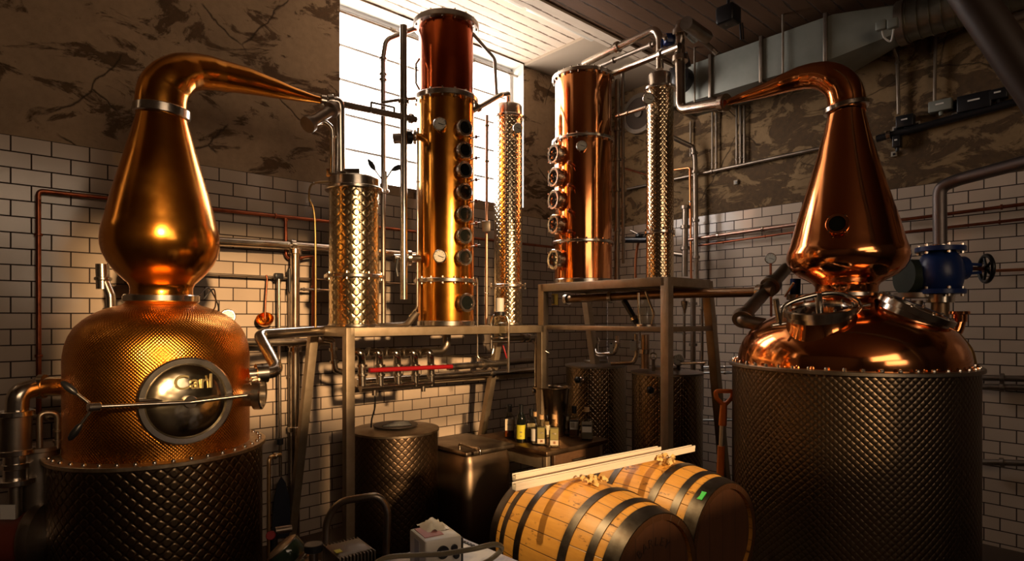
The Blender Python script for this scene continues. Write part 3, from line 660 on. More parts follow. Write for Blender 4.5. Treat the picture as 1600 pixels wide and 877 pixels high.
ins.part('cross_tube', MB().cyl(P(768, 534, 4.9), P(795, 534, 4.9), .010, 12), STEEL); ins.part('base', MB().disc(P(781, 528, 4.9), ZZ, .07, .015), STEEL)
ins.part('red_lever', MB().beam(P(786, 540, 4.88), P(792, 560, 4.88), .018, .012), RED)
pipe('steel_pipe', 'short bent pipe at the foot of the golden column on the left', 'pipe', [P(592, 510, 4.75), P(636, 508, 4.7), P(652, 488, 4.7)], .026, STEELD, (), .08)

# --- left wall lines
sp_ = Thing('spotlight', 'unseen black spotlight added to light the oak barrels', 'spotlight', SPOT_AT)  # fixture added for the barrel lamp, out of view
sd0 = (SPOT_AT-SPOT_TO).normalized(); sp_.part('housing', MB().lathe(SPOT_AT+sd0*.12, [(.07, -.08), (.075, 0), (.06, .10), (.03, .12)], sd0, 24), BLACK); sp_.part('bracket', MB().cyl(SPOT_AT+sd0*.2, V3((*(SPOT_AT+sd0*.2).xy, WCEIL)), .015, 10), BLACK)
wl = lambda x, y, o=.06: LV(x, y, o)
pipe('wall_pipe', 'thick steel pipe along the tiles behind the wide condenser', 'pipe', [wl(335, 377, .12), wl(458, 384, .12), wl(655, 400, .12)], .034, STEEL, [(0, .99), (1, .3)], 0)
pipe('standpipe', 'thick upright steel pipe from wall pipe to floor, left of the long stand', 'pipe', [V3((wl(461, 384, .12).x, wl(461, 384, .12).y, wl(461, 384, .12).z)), V3((*wl(461, 384, .12).xy, .02))], .036, STEEL, [(0, .02), (0, .35), (0, .62)], 0)
pipe('wall_conduit', 'slim upright conduit with dark clip beside the thick standpipe', 'pipe', [wl(452, 420, .05), V3((*wl(453, 420, .05).xy, .02))], .013, STEELD, [(0, .40)], 0)
pipe('tool_rail', 'thin dark rail across the tiles with tools hanging from it', 'rail', [wl(300, 427, .07), wl(655, 445, .07)], .010, STEELD, [(0, .38)])
pipe('wall_pipe', 'dark red copper pipe high along the left wall, dropping beside the golden still', 'pipe', [V3((*wl(61, 300, .05).xy, .3)), wl(60, 298, .05), wl(500, 345, .05), wl(868, 387, .05)], .014, CPIPE, [(0, .55), (0, .88), (1, .8)], .03)
pipe('copper_drop', 'short copper pipe dropping from the high copper line above the ladle rail', 'pipe', [wl(446, 341, .05), wl(447, 399, .05), wl(452, 404, .05)], .014, CPIPE, [(0, .05)], .03)
pipe('steel_tap_pipe', 'small copper tap pipe right of the thick standpipe', 'pipe', [wl(468, 404, .1), wl(476, 402, .1), wl(490, 400, .1), wl(489, 520, .1)], .012, CPIPE, [(0, .3), (2, .4), (2, .6)], .03)
pipe('instrument_line', 'thin level tube with small valves left of the wide condenser', 'pipe', [wl(470, 452, .12), wl(516, 454, .12)], .010, STEEL, [(0, .1), (0, .6)], 0)
ld = Thing('ladle', 'long-handled copper ladle hanging on the tiles beside the golden still', 'ladle', wl(414, 505, .12))
lp = wl(414, 500, .12); ld.part('bowl', MB().lathe(lp, [(.001, -.045), (.03, -.040), (.055, -.02), (.066, .012), (.06, .012), (.05, -.014), (.025, -.032), (.001, -.036)], V3((.2, -.75, .62)), 32, False), GOLD)
ld.part('handle', MB().sweep([wl(414, 498, .12), wl(415, 470, .1), wl(417.5, 436, .09), wl(416, 430, .09)], .007, 10), CPIPE)
pd = Thing('paddle', 'long steel pole with dark blue pointed paddle leaning on the tiles', 'paddle', wl(439, 800, .15))
pd.part('pole', MB().cyl(wl(435.5, 434, .12), wl(438, 745, .15), .013, 14), STEEL); pd.part('hook', MB().box(wl(435, 432, .11), (.07, .05, .05), (U, V, ZZ), .01), BLACK)
pdm = MB(); cc = wl(439, 745, .15); s_ = U*-1
pp = [(0, .0), (.03, -.05), (.055, -.16), (.068, -.30), (.07, -.42), (.055, -.47), (-.055, -.47), (-.07, -.42), (-.068, -.30), (-.055, -.16), (-.03, -.05)]
pdm.poly([cc+s_*a+ZZ*b for a, b in pp], V*.02); pd.part('blade', pdm, mat('dark_blue_plastic', (.006, .008, .02), .6))
pd.part('collar', MB().disc(wl(437.5, 690, .15), ZZ, .025, .05, 16), BLACK)
pipe('scraper', 'slim black handled scraper hanging beside the thick standpipe', 'tool', [wl(452, 420, .10), wl(452.5, 456, .10)], .014, BLACK, (), 0)
# --- golden still pipes
pipe('outlet_pipe', 'bent steel pipe zigzagging from the right side of the golden still', 'pipe', [P(388, 585, 3.45), P(436, 581, 3.55), P(404, 523, 3.8), P(520, 516, 4.3)], .037, STEEL, [(0, .35), (0, .5)], .06)
pipe('lower_rail_pipe', 'dark steel pipe passing just below the zigzag pipe', 'pipe', [wl(385, 535, .2), wl(520, 534, .2)], .030, STEELD, [(0, .8)], 0)
vp = Thing('inlet_elbow', 'wide steel elbow with sight cylinder at the far left beside the golden still', 'pipe', P(24, 755, 3.0))
vp.part('elbow', MB().tube([P(108, 605, 3.25), P(66, 604, 3.1), P(28, 612, 3.0), P(26, 655, 3.0)], .050, .20, 20), STEEL)
vp.part('sight_cylinder', MB().cyl(P(25, 648, 3.0), P(24, 705, 3.0), .066, 28), STEELD)
for y, rr in ((646, .078), (706, .078), (728, .060), (752, .082)): vp.part('clamp', MB().disc(P(25, y, 3.0), ZZ, rr, .028, 28), STEEL)
vp.part('drop_tube', MB().cyl(P(24, 705, 3.0), P(24, 755, 3.0), .050, 24), STEEL)
vp.part('clamp', MB().disc(P(66, 604, 3.1), V3((1, .3, 0)), .064, .03, 24), STEEL)
vp.part('lower_tube', MB().cyl(P(24, 755, 3.0), V3((P(24, 755, 3.0).x, 3.0, 0)), .028, 20), STEELD)
pipe('gooseneck', 'small steel gooseneck tube on the rim of the golden still', 'pipe', [P(62, 700, 3.05), P(62, 645, 3.05), P(90, 645, 3.1), P(90, 700, 3.12)], .014, STEELD, [(2, .5), (2, .8)], .07)
pipe('level_pipe', 'slim level pipe with bright union behind the gooseneck', 'pipe', [P(40, 653, 3.3), P(108, 650, 3.35)], .016, STEELD, [(0, .5)])
pm = Thing('motor', 'dark red pump motor on the floor at the far left', 'motor', V3((-2.55, 3.0, 0)))
pm.part('casing', MB().lathe(V3((-2.72, 3.0, .68)), [(.10, 0), (.13, .02), (.13, .26), (.10, .28)], V3((1, .2, 0)), 28), mat('dark_red_paint', (.16, .03, .015), .4))
pm.part('pump_head', MB().lathe(V3((-2.46, 3.05, .68)), [(.15, 0), (.165, .02), (.165, .06), (.08, .10), (.05, .14)], V3((1, .2, 0)), 28), STEELD)
pm.part('housing', MB().box(V3((-2.6, 3.02, .30)), (.26, .24, .56), None, .02), BLACK); pm.part('plate', MB().box(V3((-2.44, 2.88, .86)), (.07, .005, .07), None, 0), WHITE)
pm.part('canister', MB().cyl(V3((-2.48, 3.12, .8)), V3((-2.48, 3.12, 1.12)), .09, 28).disc(V3((-2.48, 3.12, 1.12)), ZZ, .105, .025), STEELD)

# --- manifold under the long stand
mf = Thing('pipe_manifold', 'manifold of five steel swan bends with a long red handle bar under the long stand', 'manifold', LV(615, 610, .9))
xs = [564, 592, 620, 647, 672]
for k, x in enumerate(xs):
    w1 = lambda dx, y, v=.9: LV(x+dx, y, v)
    b = mf.part('bend', MB().tube([w1(-16, 552, .85), w1(0, 549, .95), w1(1, 566), w1(2, 603)], .028, .05), STEEL)
    for y in (572, 586): mf.part('union', MB().disc(w1(2, y), ZZ, .038, .018, 20), STEEL, b)
    mf.part('back_clamp', MB().disc(w1(-16, 552, .85), V3((.5, .3, 0)), .042, .03, 20), STEELD, b)
mf.part('lower_header', MB().cyl(LV(563, 607, .9), LV(676, 598, .9), .028, 16), STEEL)
mf.part('upper_header', MB().tube([LV(548, 556, .8), LV(690, 549, .8), LV(698, 540, .8), LV(698, 522, .8)], .035, .06), STEELD)
mf.part('handle_bar', MB().cyl(LV(577, 579, 1.0), LV(706, 573, 1.0), .017, 14), RED, label='long red handle bar')
mf.part('drain_stub', MB().cyl(LV(585, 606, .9), LV(585, 618, .9), .018, 12), STEELD); mf.part('drain_stub', MB().cyl(LV(661, 600, .9), LV(661, 612, .9), .018, 12), STEELD)
pipe('thin_line', 'thin steel line sagging between manifold and glass parrot', 'pipe', [LV(676, 556, .8), LV(768, 558, .8), LV(771, 545, .8), LV(771, 540, .8)], .009, STEEL, (), .05)
pipe('header_pipe', 'dark steel pipe running from the manifold along to the right leg', 'pipe', [LV(700, 574, .55), LV(838, 563, .55)], .030, STEELD, [(0, .36)])
pipe('header_pipe', 'pale steel pipe just above the rear brace of the long stand', 'pipe', [LV(556, 598, .45), LV(838, 578, .45)], .034, STEEL, [(0, .7)])
pipe('hose', 'thin black hose hanging from the manifold to the round tank', 'hose', spline([LV(585, 610, .88), LV(586, 635, .86), LV(581, 655, .84), LV(580, 668, .82)], 4), .006, BLACK, (), 0)
pipe('valve_line', 'crooked steel pipe inside the left legs of the long stand', 'pipe', [LV(505, 530, .6), LV(520, 532, .6), LV(522, 560, .6), LV(524, 578, .6), LV(545, 585, .6)], .022, STEEL, [(1, .5), (2, .3)], .03)
pipe('column_drain', 'upright steel cylinder pair right of the long stand behind the bucket', 'pipe', [LV(839, 528, 1.0), LV(839, 604, 1.0)], .024, STEEL, [(0, .1)], 0)
pipe('column_drain', 'thicker upright steel cylinder behind the bucket with lever handle', 'pipe', [LV(847, 545, 1.0), LV(847, 604, 1.0)], .042, STEEL, [(0, .1)], 0)
pipe('drain_lever', 'small steel lever on the upright cylinders by the stands', 'lever', [LV(846, 546, 1.1), LV(858, 552, 1.14)], .010, STEEL)
pipe('rail_pipe', 'steel pipe stub with clamps under the right end of the long stand', 'pipe', [LV(770, 530, .8), LV(836, 528, .8)], .024, STEELD, [(0, .85), (0, .7)], 0)

# --- right side
RY = RC.y
zr_ = lambda x, y: RU(x, y, 1.75)
pipe('steel_pipe', 'thick steel pipe arching from the reddish column top to the right condenser', 'pipe', [P(912, 100, RY), P(1024, 45, 4.85), V3((CR.x, CR.y, EYE+(497-60)/F*CR.y)), V3((CR.x, CR.y, EYE+(497-108)/F*CR.y))], .031, STEEL, [(0, .5)], .10)
pipe('steel_pipe', 'thinner steel pipe running just under the arching pipe', 'pipe', [P(935, 104, RY), P(1022, 68, 4.85)], .018, STEELD, [(0, .3), (0, .95)])
pipe('steel_pipe', 'straight bright pipe from the reddish column rising to the upright pipe', 'pipe', [P(960, 114, 5.3), P(1062, 72, 4.6)], .028, STEEL, [(0, .75)])
pipe('vapour_pipe', 'thick steel pipe turning down and across to the reddish swan neck tip', 'pipe', [P(1085, 60, 5.2), P(1062, 36, 4.7), P(1063, 172, 4.65), P(1136, 160, 4.25)], .040, STEEL, [(1, .12), (1, .42), (2, .94)], .09)
bv = Thing('blue_valve', 'small blue valve between two pipes under the ceiling', 'valve', P(1046, 62, 4.75)); bv.part('body', MB().box(P(1046, 62, 4.75), (.09, .09, .08), None, .02), BLUE); bv.part('bonnet', MB().cyl(P(1038, 56, 4.7), P(1044, 66, 4.75), .02, 12), STEEL)
pipe('side_bypass', 'thin pipe stub between the reddish column and the right condenser', 'pipe', [P(963, 182, 5.2), P(1010, 168, 4.95)], .016, STEEL, [(0, .1), (0, .4)])
pipe('standpipe', 'dark upright pipe close behind the reddish column', 'pipe', [P(964, 438, 5.4), P(965, 125, 5.4)], .024, STEELD, [(0, .25), (0, .45), (0, .6), (0, .75)], 0)
pipe('standpipe', 'slimmer upright pipe between the reddish column and condenser', 'pipe', [P(974, 412, 5.35), P(973, 112, 5.35)], .014, STEELD, [(0, .12), (0, .3), (0, .55)], 0)
for (x, ya, yb, v, r_, lab) in ((1086, 430, 95, .04, .024, 'upright pipe on the right wall just right of the condenser'),):
    pipe('standpipe', 'long '+lab, 'pipe', [RU(1045, 212, .30), RU(1083, 230, .12), RU(1086, 250, .12), RU(1088, 440, .12)], .026, STEELD, [(1, .5), (2, .1), (2, .5), (2, .8)], .05)
pipe('standpipe', 'short capped upright pipe standing behind the right condenser', 'pipe', [RU(1070, 432, .35), RU(1071, 322, .35)], .032, STEELD, [(0, .98), (0, .70), (0, .4)], 0)
pipe('branch_pipe', 'dark branch pipe behind the lower part of the right condenser', 'pipe', [RU(1050, 396, .35), RU(1072, 399, .35)], .026, STEELD, (), 0)
pipe('copper_pipe', 'thin orange copper pipe bending down behind the right condenser', 'pipe', [RU(1050, 266, .07), RU(1078, 262, .07), RU(1080, 440, .07)], .012, metal_mat('bright_copper', (.8, .3, .12), .25), [(1, .3)], .03)
pipe('copper_pipe', 'dull red copper pipe end between the column and condenser', 'pipe', [RU(975, 263, .06), RU(1012, 274, .06)], .011, CPIPE, ())
pipe('orange_hose', 'orange hose hanging behind between the column and condenser', 'hose', spline([RU(1003, 366, .4), RU(996, 385, .4), RU(993, 410, .4), RU(993, 434, .4)], 4), .014, mat('orange_rubber', (.5, .14, .04), .4), (), 0)
vv = Thing('side_valve', 'dark valve cluster low between the reddish column and condenser', 'valve', RU(1002, 366, .5))
vv.part('body', MB().cyl(RU(978, 375, .5), RU(1012, 375, .5), .035, 18).ring(RU(1000, 368, .5), ZZ, .01, .05, .03), BLACK); vv.part('lever', MB().cyl(RU(985, 360, .5), RU(1006, 370, .5), .012, 10), STEELD)
# wall conduits above the tray
for i, (x, y0, y1, lab) in enumerate(((1079, 245, 190, 'short'), (1113, 268, 150, 'paired'), (1119, 266, 150, 'paired'), (1151, 258, 165, 'grouped'), (1157, 256, 165, 'grouped'), (1163, 255, 165, 'grouped'))):
    L_ = {'short': 'single thin wall conduit just right of the right condenser', 'paired': 'one of two thin wall conduits side by side above the cable tray', 'grouped': 'one of three thin wall conduits below the copper swan neck'}[lab]
    pipe('wall_conduit', L_, 'conduit', [RU(x, y0, .04), RU(x, y1, .04)], .011, STEELD, [(0, .1)], 0, None if lab == 'short' else lab+' wall conduits')
def wall_bar(name, label, cat, x0, y0, x1, y1, o, r_, m, cl=()):
    return pipe(name, label, cat, [RU(x0, y0, o), RU(x1, y1, o)], r_, m, cl, 0)
wall_bar('cable_tray', 'dark cable tube running level across the right plaster wall', 'conduit', 980, 296, 1285, 231, .05, .018, STEELD, [(0, .2), (0, .5)])
wall_bar('cable_tray', 'dark cable tray under the electrical boxes on the right wall', 'conduit', 1370, 217, 1592, 158, .06, .030, BLACK, [(0, .1)])
pipe('wall_conduit', 'upright conduit dropping from the spiral duct to the electrical box', 'conduit', [RU(1404, 178, .05), RU(1402, 90, .05), RU(1392, 62, .12), RU(1384, 45, .2)], .014, STEELD, [(0, .9)], .06)
pipe('wall_conduit', 'upright thin conduit left of the diagonal dark beam', 'conduit', [RU(1460, 168, .05), RU(1462, 52, .05)], .012, STEELD, (), 0)
for k, (x0, y0, x1, y1, lab) in enumerate(((1075, 375, 1250, 350, 'upper thick copper pipe along the right wall tiles left of the still'), (1085, 385, 1250, 362, 'lower thin copper pipe along the right wall tiles left of the still'),)):
    wall_bar('wall_pipe', lab, 'pipe', x0, y0, x1, y1, .07, .020 if k == 0 else .011, metal_mat('pinkish_pipe', (.5, .33, .26), .3) if k == 0 else CPIPE, [(0, .3), (0, .7)])
wall_bar('wall_pipe', 'upper dark copper pipe on the right wall tiles near the photo edge', 'pipe', 1400, 345, 1640, 314, .07, .014, CPIPE, [(0, .72)])
wall_bar('wall_pipe', 'second dark copper pipe on the right wall tiles just below the upper one', 'pipe', 1405, 364, 1640, 338, .07, .012, CPIPE, [(0, .7)])
wall_bar('wall_pipe', 'short bright copper pipe right of the black handwheel', 'pipe', 1530, 424, 1640, 420, .08, .012, metal_mat('copper_wall_pipe', (.6, .22, .1), .3))
for k, (y, lab) in enumerate(((592, 'upper of two dark pipes low on the right wall behind the tall jacket'), (606, 'lower of two dark pipes low on the right wall behind the tall jacket'), (724, 'dark pipe with bright valve near the floor at right'))):
    wall_bar('wall_pipe', lab, 'pipe', 1520, y-2, 1640, y+1, .10, .024, STEELD, [(0, .4)])
# gauge on a stem
gg = Thing('pressure_gauge', 'round pressure gauge on a copper stem left of the reddish still', 'gauge', RU(1206, 495, .12))
q = RU(1204, 404, .12); gauge(gg, q, (V3((0, 0, EYE))-q).normalized(), .055); gg.part('stem', MB().cyl(RU(1205, 495, .12), RU(1204, 412, .14), .012, 12), CPIPE)
# pipes to the dome
pipe('header_pipe', 'thick bronze coloured pipe running out of the square stand to the reddish still', 'pipe', [RU(884, 468, 1.75), RU(1040, 460, 1.75), P(1207, 456, 4.2)], .036, metal_mat('bronze_pipe', (.42, .28, .17), .28, (.3, .18, .1), 6), [(0, .02), (0, .5), (1, .9)], 0)
pipe('outlet_pipe', 'inclined dark steel pipe rising behind the reddish still dome', 'pipe', [P(1195, 508, 3.95), P(1160, 502, 4.0), P(1163, 492, 4.05), P(1228, 420, 4.5)], .046, STEELD, [(1, .5), (2, .62)], .05)
# blue gate valve
gv = Thing('gate_valve', 'blue flanged gate valve with black handwheel behind the reddish still', 'valve', P(1469, 460, 4.3))
c = lambda x, y: P(x, y, 4.3); D4 = 4.3
gv.part('body', MB().lathe(c(1469, 456), [(.10, 0), (.13, .03), (.15, .12), (.14, .20), (.12, .25), (.09, .29)], ZZ, 32), BLUE)
for y in (456, 390): gv.part('flange', MB().disc(c(1469, y), ZZ, .155, .035, 32), BLUE)
for y in (456, 390):
    for k in range(6):
        a = PI/3*k+.3; gv.part('bolt', MB().cyl(c(1469, y)+V3((math.cos(a)*.13, math.sin(a)*.13, -.035)), c(1469, y)+V3((math.cos(a)*.13, math.sin(a)*.13, .035)), .013, 8), STEEL)
gv.part('bonnet', MB().cyl(c(1480, 421), c(1506, 419), .085, 24), BLUE)
yk = MB().beam(c(1505, 412), c(1533, 414), .02, .02).beam(c(1505, 428), c(1533, 426), .02, .02).beam(c(1532, 412), c(1532, 428), .03, .03); gv.part('yoke', yk, BLUE)
gv.part('spindle', MB().cyl(c(1500, 420), c(1545, 420), .014, 12), CPIPE)
hwc = c(1541, 420); ax = V3((1, -.25, 0)).normalized(); hw = MB().torus(hwc, ax, .095, .015, 36, 10); gv.part('handwheel', hw, BLACK)
sp = MB(); x, y, _ = frame(ax)
for k in range(5): a = 2*PI*k/5; d = x*math.cos(a)+y*math.sin(a); sp.cyl(hwc, hwc+d*.093, .009, 8)
sp.disc(hwc, ax, .025, .03, 16); gv.part('spokes', sp, BLACK)
pipe('steam_pipe', 'thick grey pipe rising from the blue valve and bending away to the right', 'pipe', [P(1469, 390, 4.3), P(1468, 292, 4.3), P(1500, 280, 4.2), P(1660, 238, 3.7)], .044, metal_mat('grey_iron_pipe', (.22, .19, .18), .4), [(0, .02)], .10)
pipe('steam_pipe', 'thick bronze pipe descending from the blue valve behind the reddish dome', 'pipe', [P(1469, 458, 4.3), V3((*P(1469, 458, 4.3).xy, .02))], .056, metal_mat('brown_iron_pipe', (.3, .2, .12), .35), [(0, .02)], 0)
mt_ = Thing('actuator', 'dark green motor with flange behind the reddish onion head', 'motor', P(1432, 470, 4.4))
mt_.part('casing', MB().cyl(P(1412, 432, 4.4), P(1450, 434, 4.4), .13, 28), mat('dark_green_paint', (.035, .045, .03), .35)); mt_.part('flange', MB().disc(P(1430, 462, 4.4), ZZ, .14, .04), STEELD); mt_.part('stem', MB().cyl(P(1430, 470, 4.4), V3((*P(1430, 500, 4.4).xy, .9)), .05, 16), STEELD)
pipe('blue_valve_stub', 'small blue valve peeking out left below the reddish onion head', 'valve', [P(1242, 468, 4.3), P(1243, 436, 4.3)], .036, BLUE, [(0, .1)], 0)
pipe('valve_lever', 'slim bright lever beside the small blue valve', 'lever', [P(1226, 464, 4.2), P(1240, 442, 4.2)], .010, STEEL)
# =====================================================================  CEILING THINGS
def duct_pts(x, y, o): return RU(x, y, o)
DUCT = metal_mat('galvanised_duct', (.30, .31, .27), .5, (.22, .23, .2), 3, .65); DUCT.node_tree.nodes['Principled BSDF'].inputs['Metallic'].default_value = .45
# rectangular duct hung along the right wall
u0, u1, zt, zb_ = .28, .72, 4.33, 3.98
vA = RU(1045, 120, u1); vB = RU(1300, 40, u1)
va = (vA-C).dot(V); vb = (vB-C).dot(V)
dt = Thing('ventilation_duct', 'grey rectangular ventilation duct hung under the ceiling by the right wall', 'duct', R(.5, (va+vb)/2, zb_))
zt = RU(1200, 58, u1).z; zb_ = RU(1200, 122, u1).z
dt.part('casing', MB().box(R((u0+u1)/2, (va+vb)/2, (zt+zb_)/2), (u1-u0, vb-va, zt-zb_), (U, V, ZZ), .004), DUCT)
for f in (.02, .30, .62, .97): dt.part('flange', MB().box(R((u0+u1)/2, va+(vb-va)*f, (zt+zb_)/2), (u1-u0+.05, .03, zt-zb_+.05), (U, V, ZZ), .003), STEELD)
vc = vb+.42; rd = (zt-zb_)/2*.86
rect = [R(u0, vb, zb_), R(u1, vb, zb_), R(u1, vb, zt), R(u0, vb, zt)]
rg = [[], []]; cz = (zt+zb_)/2; cu = (u0+u1)/2
for k in range(32):
    a = 2*PI*k/32; cx, cy = math.cos(a), math.sin(a); m_ = max(abs(cx), abs(cy))
    rg[0].append(R(cu+cx/m_*(u1-u0)/2, vb, cz+cy/m_*(zt-zb_)/2)); rg[1].append(R(cu+cx*rd, vc, cz+.02+cy*rd))
dt.part('reducer', MB().rings(rg, True), DUCT)
SPIR = metal_mat('galvanised_spiral', (.34, .34, .28), .33, (.22, .22, .18), 5, .45)
prf = []; Ls = 2.0; n_ = 26
for k in range(n_): h = Ls*k/n_; prf += [(rd, h), (rd, h+Ls/n_*.88), (rd+.006, h+Ls/n_*.90), (rd+.006, h+Ls/n_*.98)]
sd_ = Thing('spiral_duct', 'round ribbed spiral duct continuing from the rectangular duct', 'duct', R(cu, vc+1, cz-rd)); sd_.part('shell', MB().lathe(R(cu, vc, cz+.02), prf, V, 48), SPIR)
sd_.part('collar', MB().ring(R(cu, vc+.03, cz+.02), V, rd*.98, rd+.015, .06, 48), STEELD)
for f in (.2, .75):
    pipe('duct_hanger', 'thin steel rod strap holding the rectangular duct to the ceiling', 'strap', [R(u1+.03, va+(vb-va)*f, WCEIL), R(u1+.03, va+(vb-va)*f, zb_-.03), R(u0, va+(vb-va)*f, zb_-.03)], .010, STEELD, (), 0, 'duct hangers')
db = Thing('connector_box', 'pair of pale sensor boxes clipped under the spiral duct', 'box', RU(1396, 42, .85))
for x in (1377, 1395): db.part('case', MB().box(RU(x, 40 if x < 1390 else 37, .82), (.05, .07, .07), (U, V, ZZ), .008), DUCT)
db.part('cable', MB().sweep(spline([RU(1378, 44, .82), RU(1381, 58, .75), RU(1392, 64, .7), RU(1396, 46, .82)]), .007, 8), WHITE)
da, db_ = P(1720, 290, 2.6), P(1480, -60, 2.9); dq = (da-db_).normalized(); da = da+dq*((da.z-.02)/-dq.z); db_ = db_+dq*((WCEIL-.05-db_.z)/dq.z)
dm = Thing('diagonal_strut', 'thick dark steel strut crossing the top right corner diagonally', 'beam', da); dm.part('tube', MB().cyl(da, db_, .080, 32), mat('dark_brown_iron', (.03, .018, .013), .5))
pipe('ceiling_pipe', 'pale short pipe under the ceiling at the top right corner', 'pipe', [P(1556, 42, 4.0), P(1640, 10, 3.8)], .035, STEELD, ())
sk = Thing('spotlight', 'black box-shaped spotlight hung from the dark ceiling', 'spotlight', P(1138, 25, 4.4)); sk.part('housing', MB().box(P(1138, 25, 4.4), (.14, .14, .13), (U, V, ZZ), .02), BLACK)
sk.part('bracket', MB().cyl(P(1138, 18, 4.4), V3((*P(1138, 18, 4.4).xy, WCEIL)), .012, 10), BLACK); sk.part('cable', MB().cyl(P(1156, 30, 4.4), P(1158, 62, 4.4), .008, 8).cyl(P(1160, 36, 4.4), P(1162, 62, 4.4), .006, 8), BLACK)
cp = Thing('ceiling_actuator', 'steel cylinder valve with short pipes under the dark ceiling', 'valve', P(1090, 48, 4.6)); cp.part('cylinder', MB().cyl(P(1072, 36, 4.5), P(1104, 58, 4.8), .05, 20), STEELD); cp.part('tail_pipe', MB().tube([P(1085, 52, 4.7), P(1112, 76, 4.9), P(1120, 84, 4.9)], .02, .05), STEELD)
cp.part('wheel', MB().disc(P(1072, 94, 4.8), V3((1, -.4, .3)), .06, .05, 24), BLACK)
# round extractor on the right wall
ev = Thing('extractor_fan', 'round dark extractor vent on the right wall behind the slim condenser', 'vent', RU(1000, 180, .02)); c = RU(1000, 178, .03); ev.part('ring', MB().ring(c, U, .19, .24, .06, 48), STEELD); ev.part('disc', MB().disc(c, U, .2, .03, 48), DARKW); ev.part('hub', MB().disc(c+U*.02, U, .05, .05, 24), STEELD)
hp = Thing('speaker', 'round black speaker at the left end of the rectangular duct', 'speaker', RU(1075, 128, .8)); hp.part('body', MB().lathe(RU(1070, 128, .78), [(.06, 0), (.12, .03), (.125, .14), (.05, .18)], U, 28), BLACK)
# batten lights along the beam edge
bl_ = Thing('batten_light', 'long pale batten light fitting, switched off, along the ceiling beam', 'light fitting', R(2.2, VB-.06, CEIL-.1))
bl_.part('body', MB().box(R(2.9, VB-.09, CEIL-.07), (2.8, .12, .06), (U, V, ZZ), .006), mat('pale_fitting', (.72, .62, .50), .5))
for k in range(3):
    uu = 1.95+k*.93; bl_.part('tube_cover', MB().box(R(uu, VB-.09, CEIL-.115), (.88, .085, .04), (U, V, ZZ), .015), mat('prismatic_cover', (.80, .72, .60), .25))
pipe('ceiling_clip', 'small pale lamp holder at the end of the batten light', 'lamp holder', [R(1.2, VB-.07, CEIL-.06), R(1.36, VB-.07, CEIL-.06)], .035, WHITE, ())
# electrical boxes on the right wall
ebx = [(1415, 190, .13, .10, BLACK, 'black electrical box at the left end of the cable tray'), (1470, 166, .16, .09, DUCT, 'pale grey electrical box in the middle above the cable tray'), (1523, 160, .22, .13, BLACK, 'larger black electrical box above the cable tray'), (1560, 148, .12, .08, BLACK, 'smallest black electrical box at the right end of the cable tray'), (1402, 222, .06, .10, BLACK, 'black socket hanging below the cable tray')]
for (x, y, w_, h_, m_, lab) in ebx:
    e = Thing('electrical_box', lab, 'electrical box', RU(x, y, .02)); p = RU(x, y, .06)
    e.part('case', MB().box(p, (.08, w_, h_), (U, V, ZZ), .008), m_); e.part('plate', MB().box(p+U*.042+ZZ*.01, (.004, w_*.35, .012), (U, V, ZZ)), WHITE)
    e.part('gland', MB().cyl(p-ZZ*(h_/2), p-ZZ*(h_/2+.03), .014, 10), m_)
for k, (x, y, lab) in enumerate(((1399, 202, 'small white wall socket under the left black box'), (1433, 194, 'small white wall socket right of the left black box'), (1492, 180, 'small white wall socket under the pale grey box'), (1543, 169, 'small white wall socket under the larger black box'), (1397, 241, 'lowest small white socket on the plaster by the still'), (1150, 285, 'small white clip on the plaster below the cable tray'))):
    e = Thing('wall_socket', lab, 'socket', RU(x, y, .01)); e.part('plate', MB().box(RU(x, y, .015), (.02, .045, .045), (U, V, ZZ), .004), mat('aged_white', (.4, .34, .26), .5)); e.part('insert', MB().box(RU(x, y, .027), (.004, .02, .02), (U, V, ZZ)), BLACK)
# =====================================================================  TANKS AND FLOOR THINGS
def dimtank(label, c, r_, h_, m_, lidm):
    t = Thing('storage_tank', label, 'tank', c)
    t.part('shell', MB().lathe(c, [(r_*.98, .10), (r_, .13), (r_, h_-.01)], ZZ, 72), m_)
    t.part('lid', MB().lathe(c, [(r_*1.0, h_-.012), (r_*1.03, h_-.008), (r_*1.03, h_+.006), (r_*.97, h_+.01), (r_*.2, h_+.03), (.01, h_+.03)], ZZ, 72), lidm)
    for k in range(3): a = 2*PI*k/3+.4; t.part('foot', MB().cyl(c+V3((math.cos(a), math.sin(a), 0))*(r_*.8), c+V3((math.cos(a)*r_*.8, math.sin(a)*r_*.8, .12)), .02, 12), STEELD)
    return t
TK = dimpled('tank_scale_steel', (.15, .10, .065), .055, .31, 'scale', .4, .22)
LIDM = metal_mat('worn_steel_lid', (.50, .42, .32), .28, (.2, .14, .1), 6, .5)
TC = V3((P(618, HY, 4.6).x, 4.6, 0))
t = dimtank('round dimpled steel tank with a dark lid plate, under the long stand', TC, .325, .94, TK, LIDM)
t.part('lid_plate', MB().disc(TC+ZZ*.976, ZZ, .17, .008, 40), mat('dark_plate', (.06, .045, .04), .45)); 
mb = MB()
for k in range(4): mb.box(TC+ZZ*.984+V3((.03, -.09+.05*k, 0)), (.22-.03*k, .014, .012), (V3((.94, .34, 0)), V3((-.34, .94, 0)), ZZ), .003)
t.part('lid_ribs', mb, BLACK)
def side_cock(t, p, d):
    b = t.part('sample_cock', MB().cyl(p, p+d*.09, .018, 14).disc(p+d*.03, d, .03, .02, 16), STEEL); t.part('knob', MB().ball(p+d*.10+ZZ*.01, .032), BLACK, b); t.part('spout', MB().cyl(p+d*.06, p+d*.06-ZZ*.05, .012, 10), STEEL, b)
T1 = V3((P(931, HY, 6.0).x, 6.0, 0)); T2 = V3((P(1042, HY, 5.2).x, 5.2, 0))
TK2 = dimpled('tank_scale_steel_small', (.36, .27, .17), .05, .30, 'scale', .25, .35)
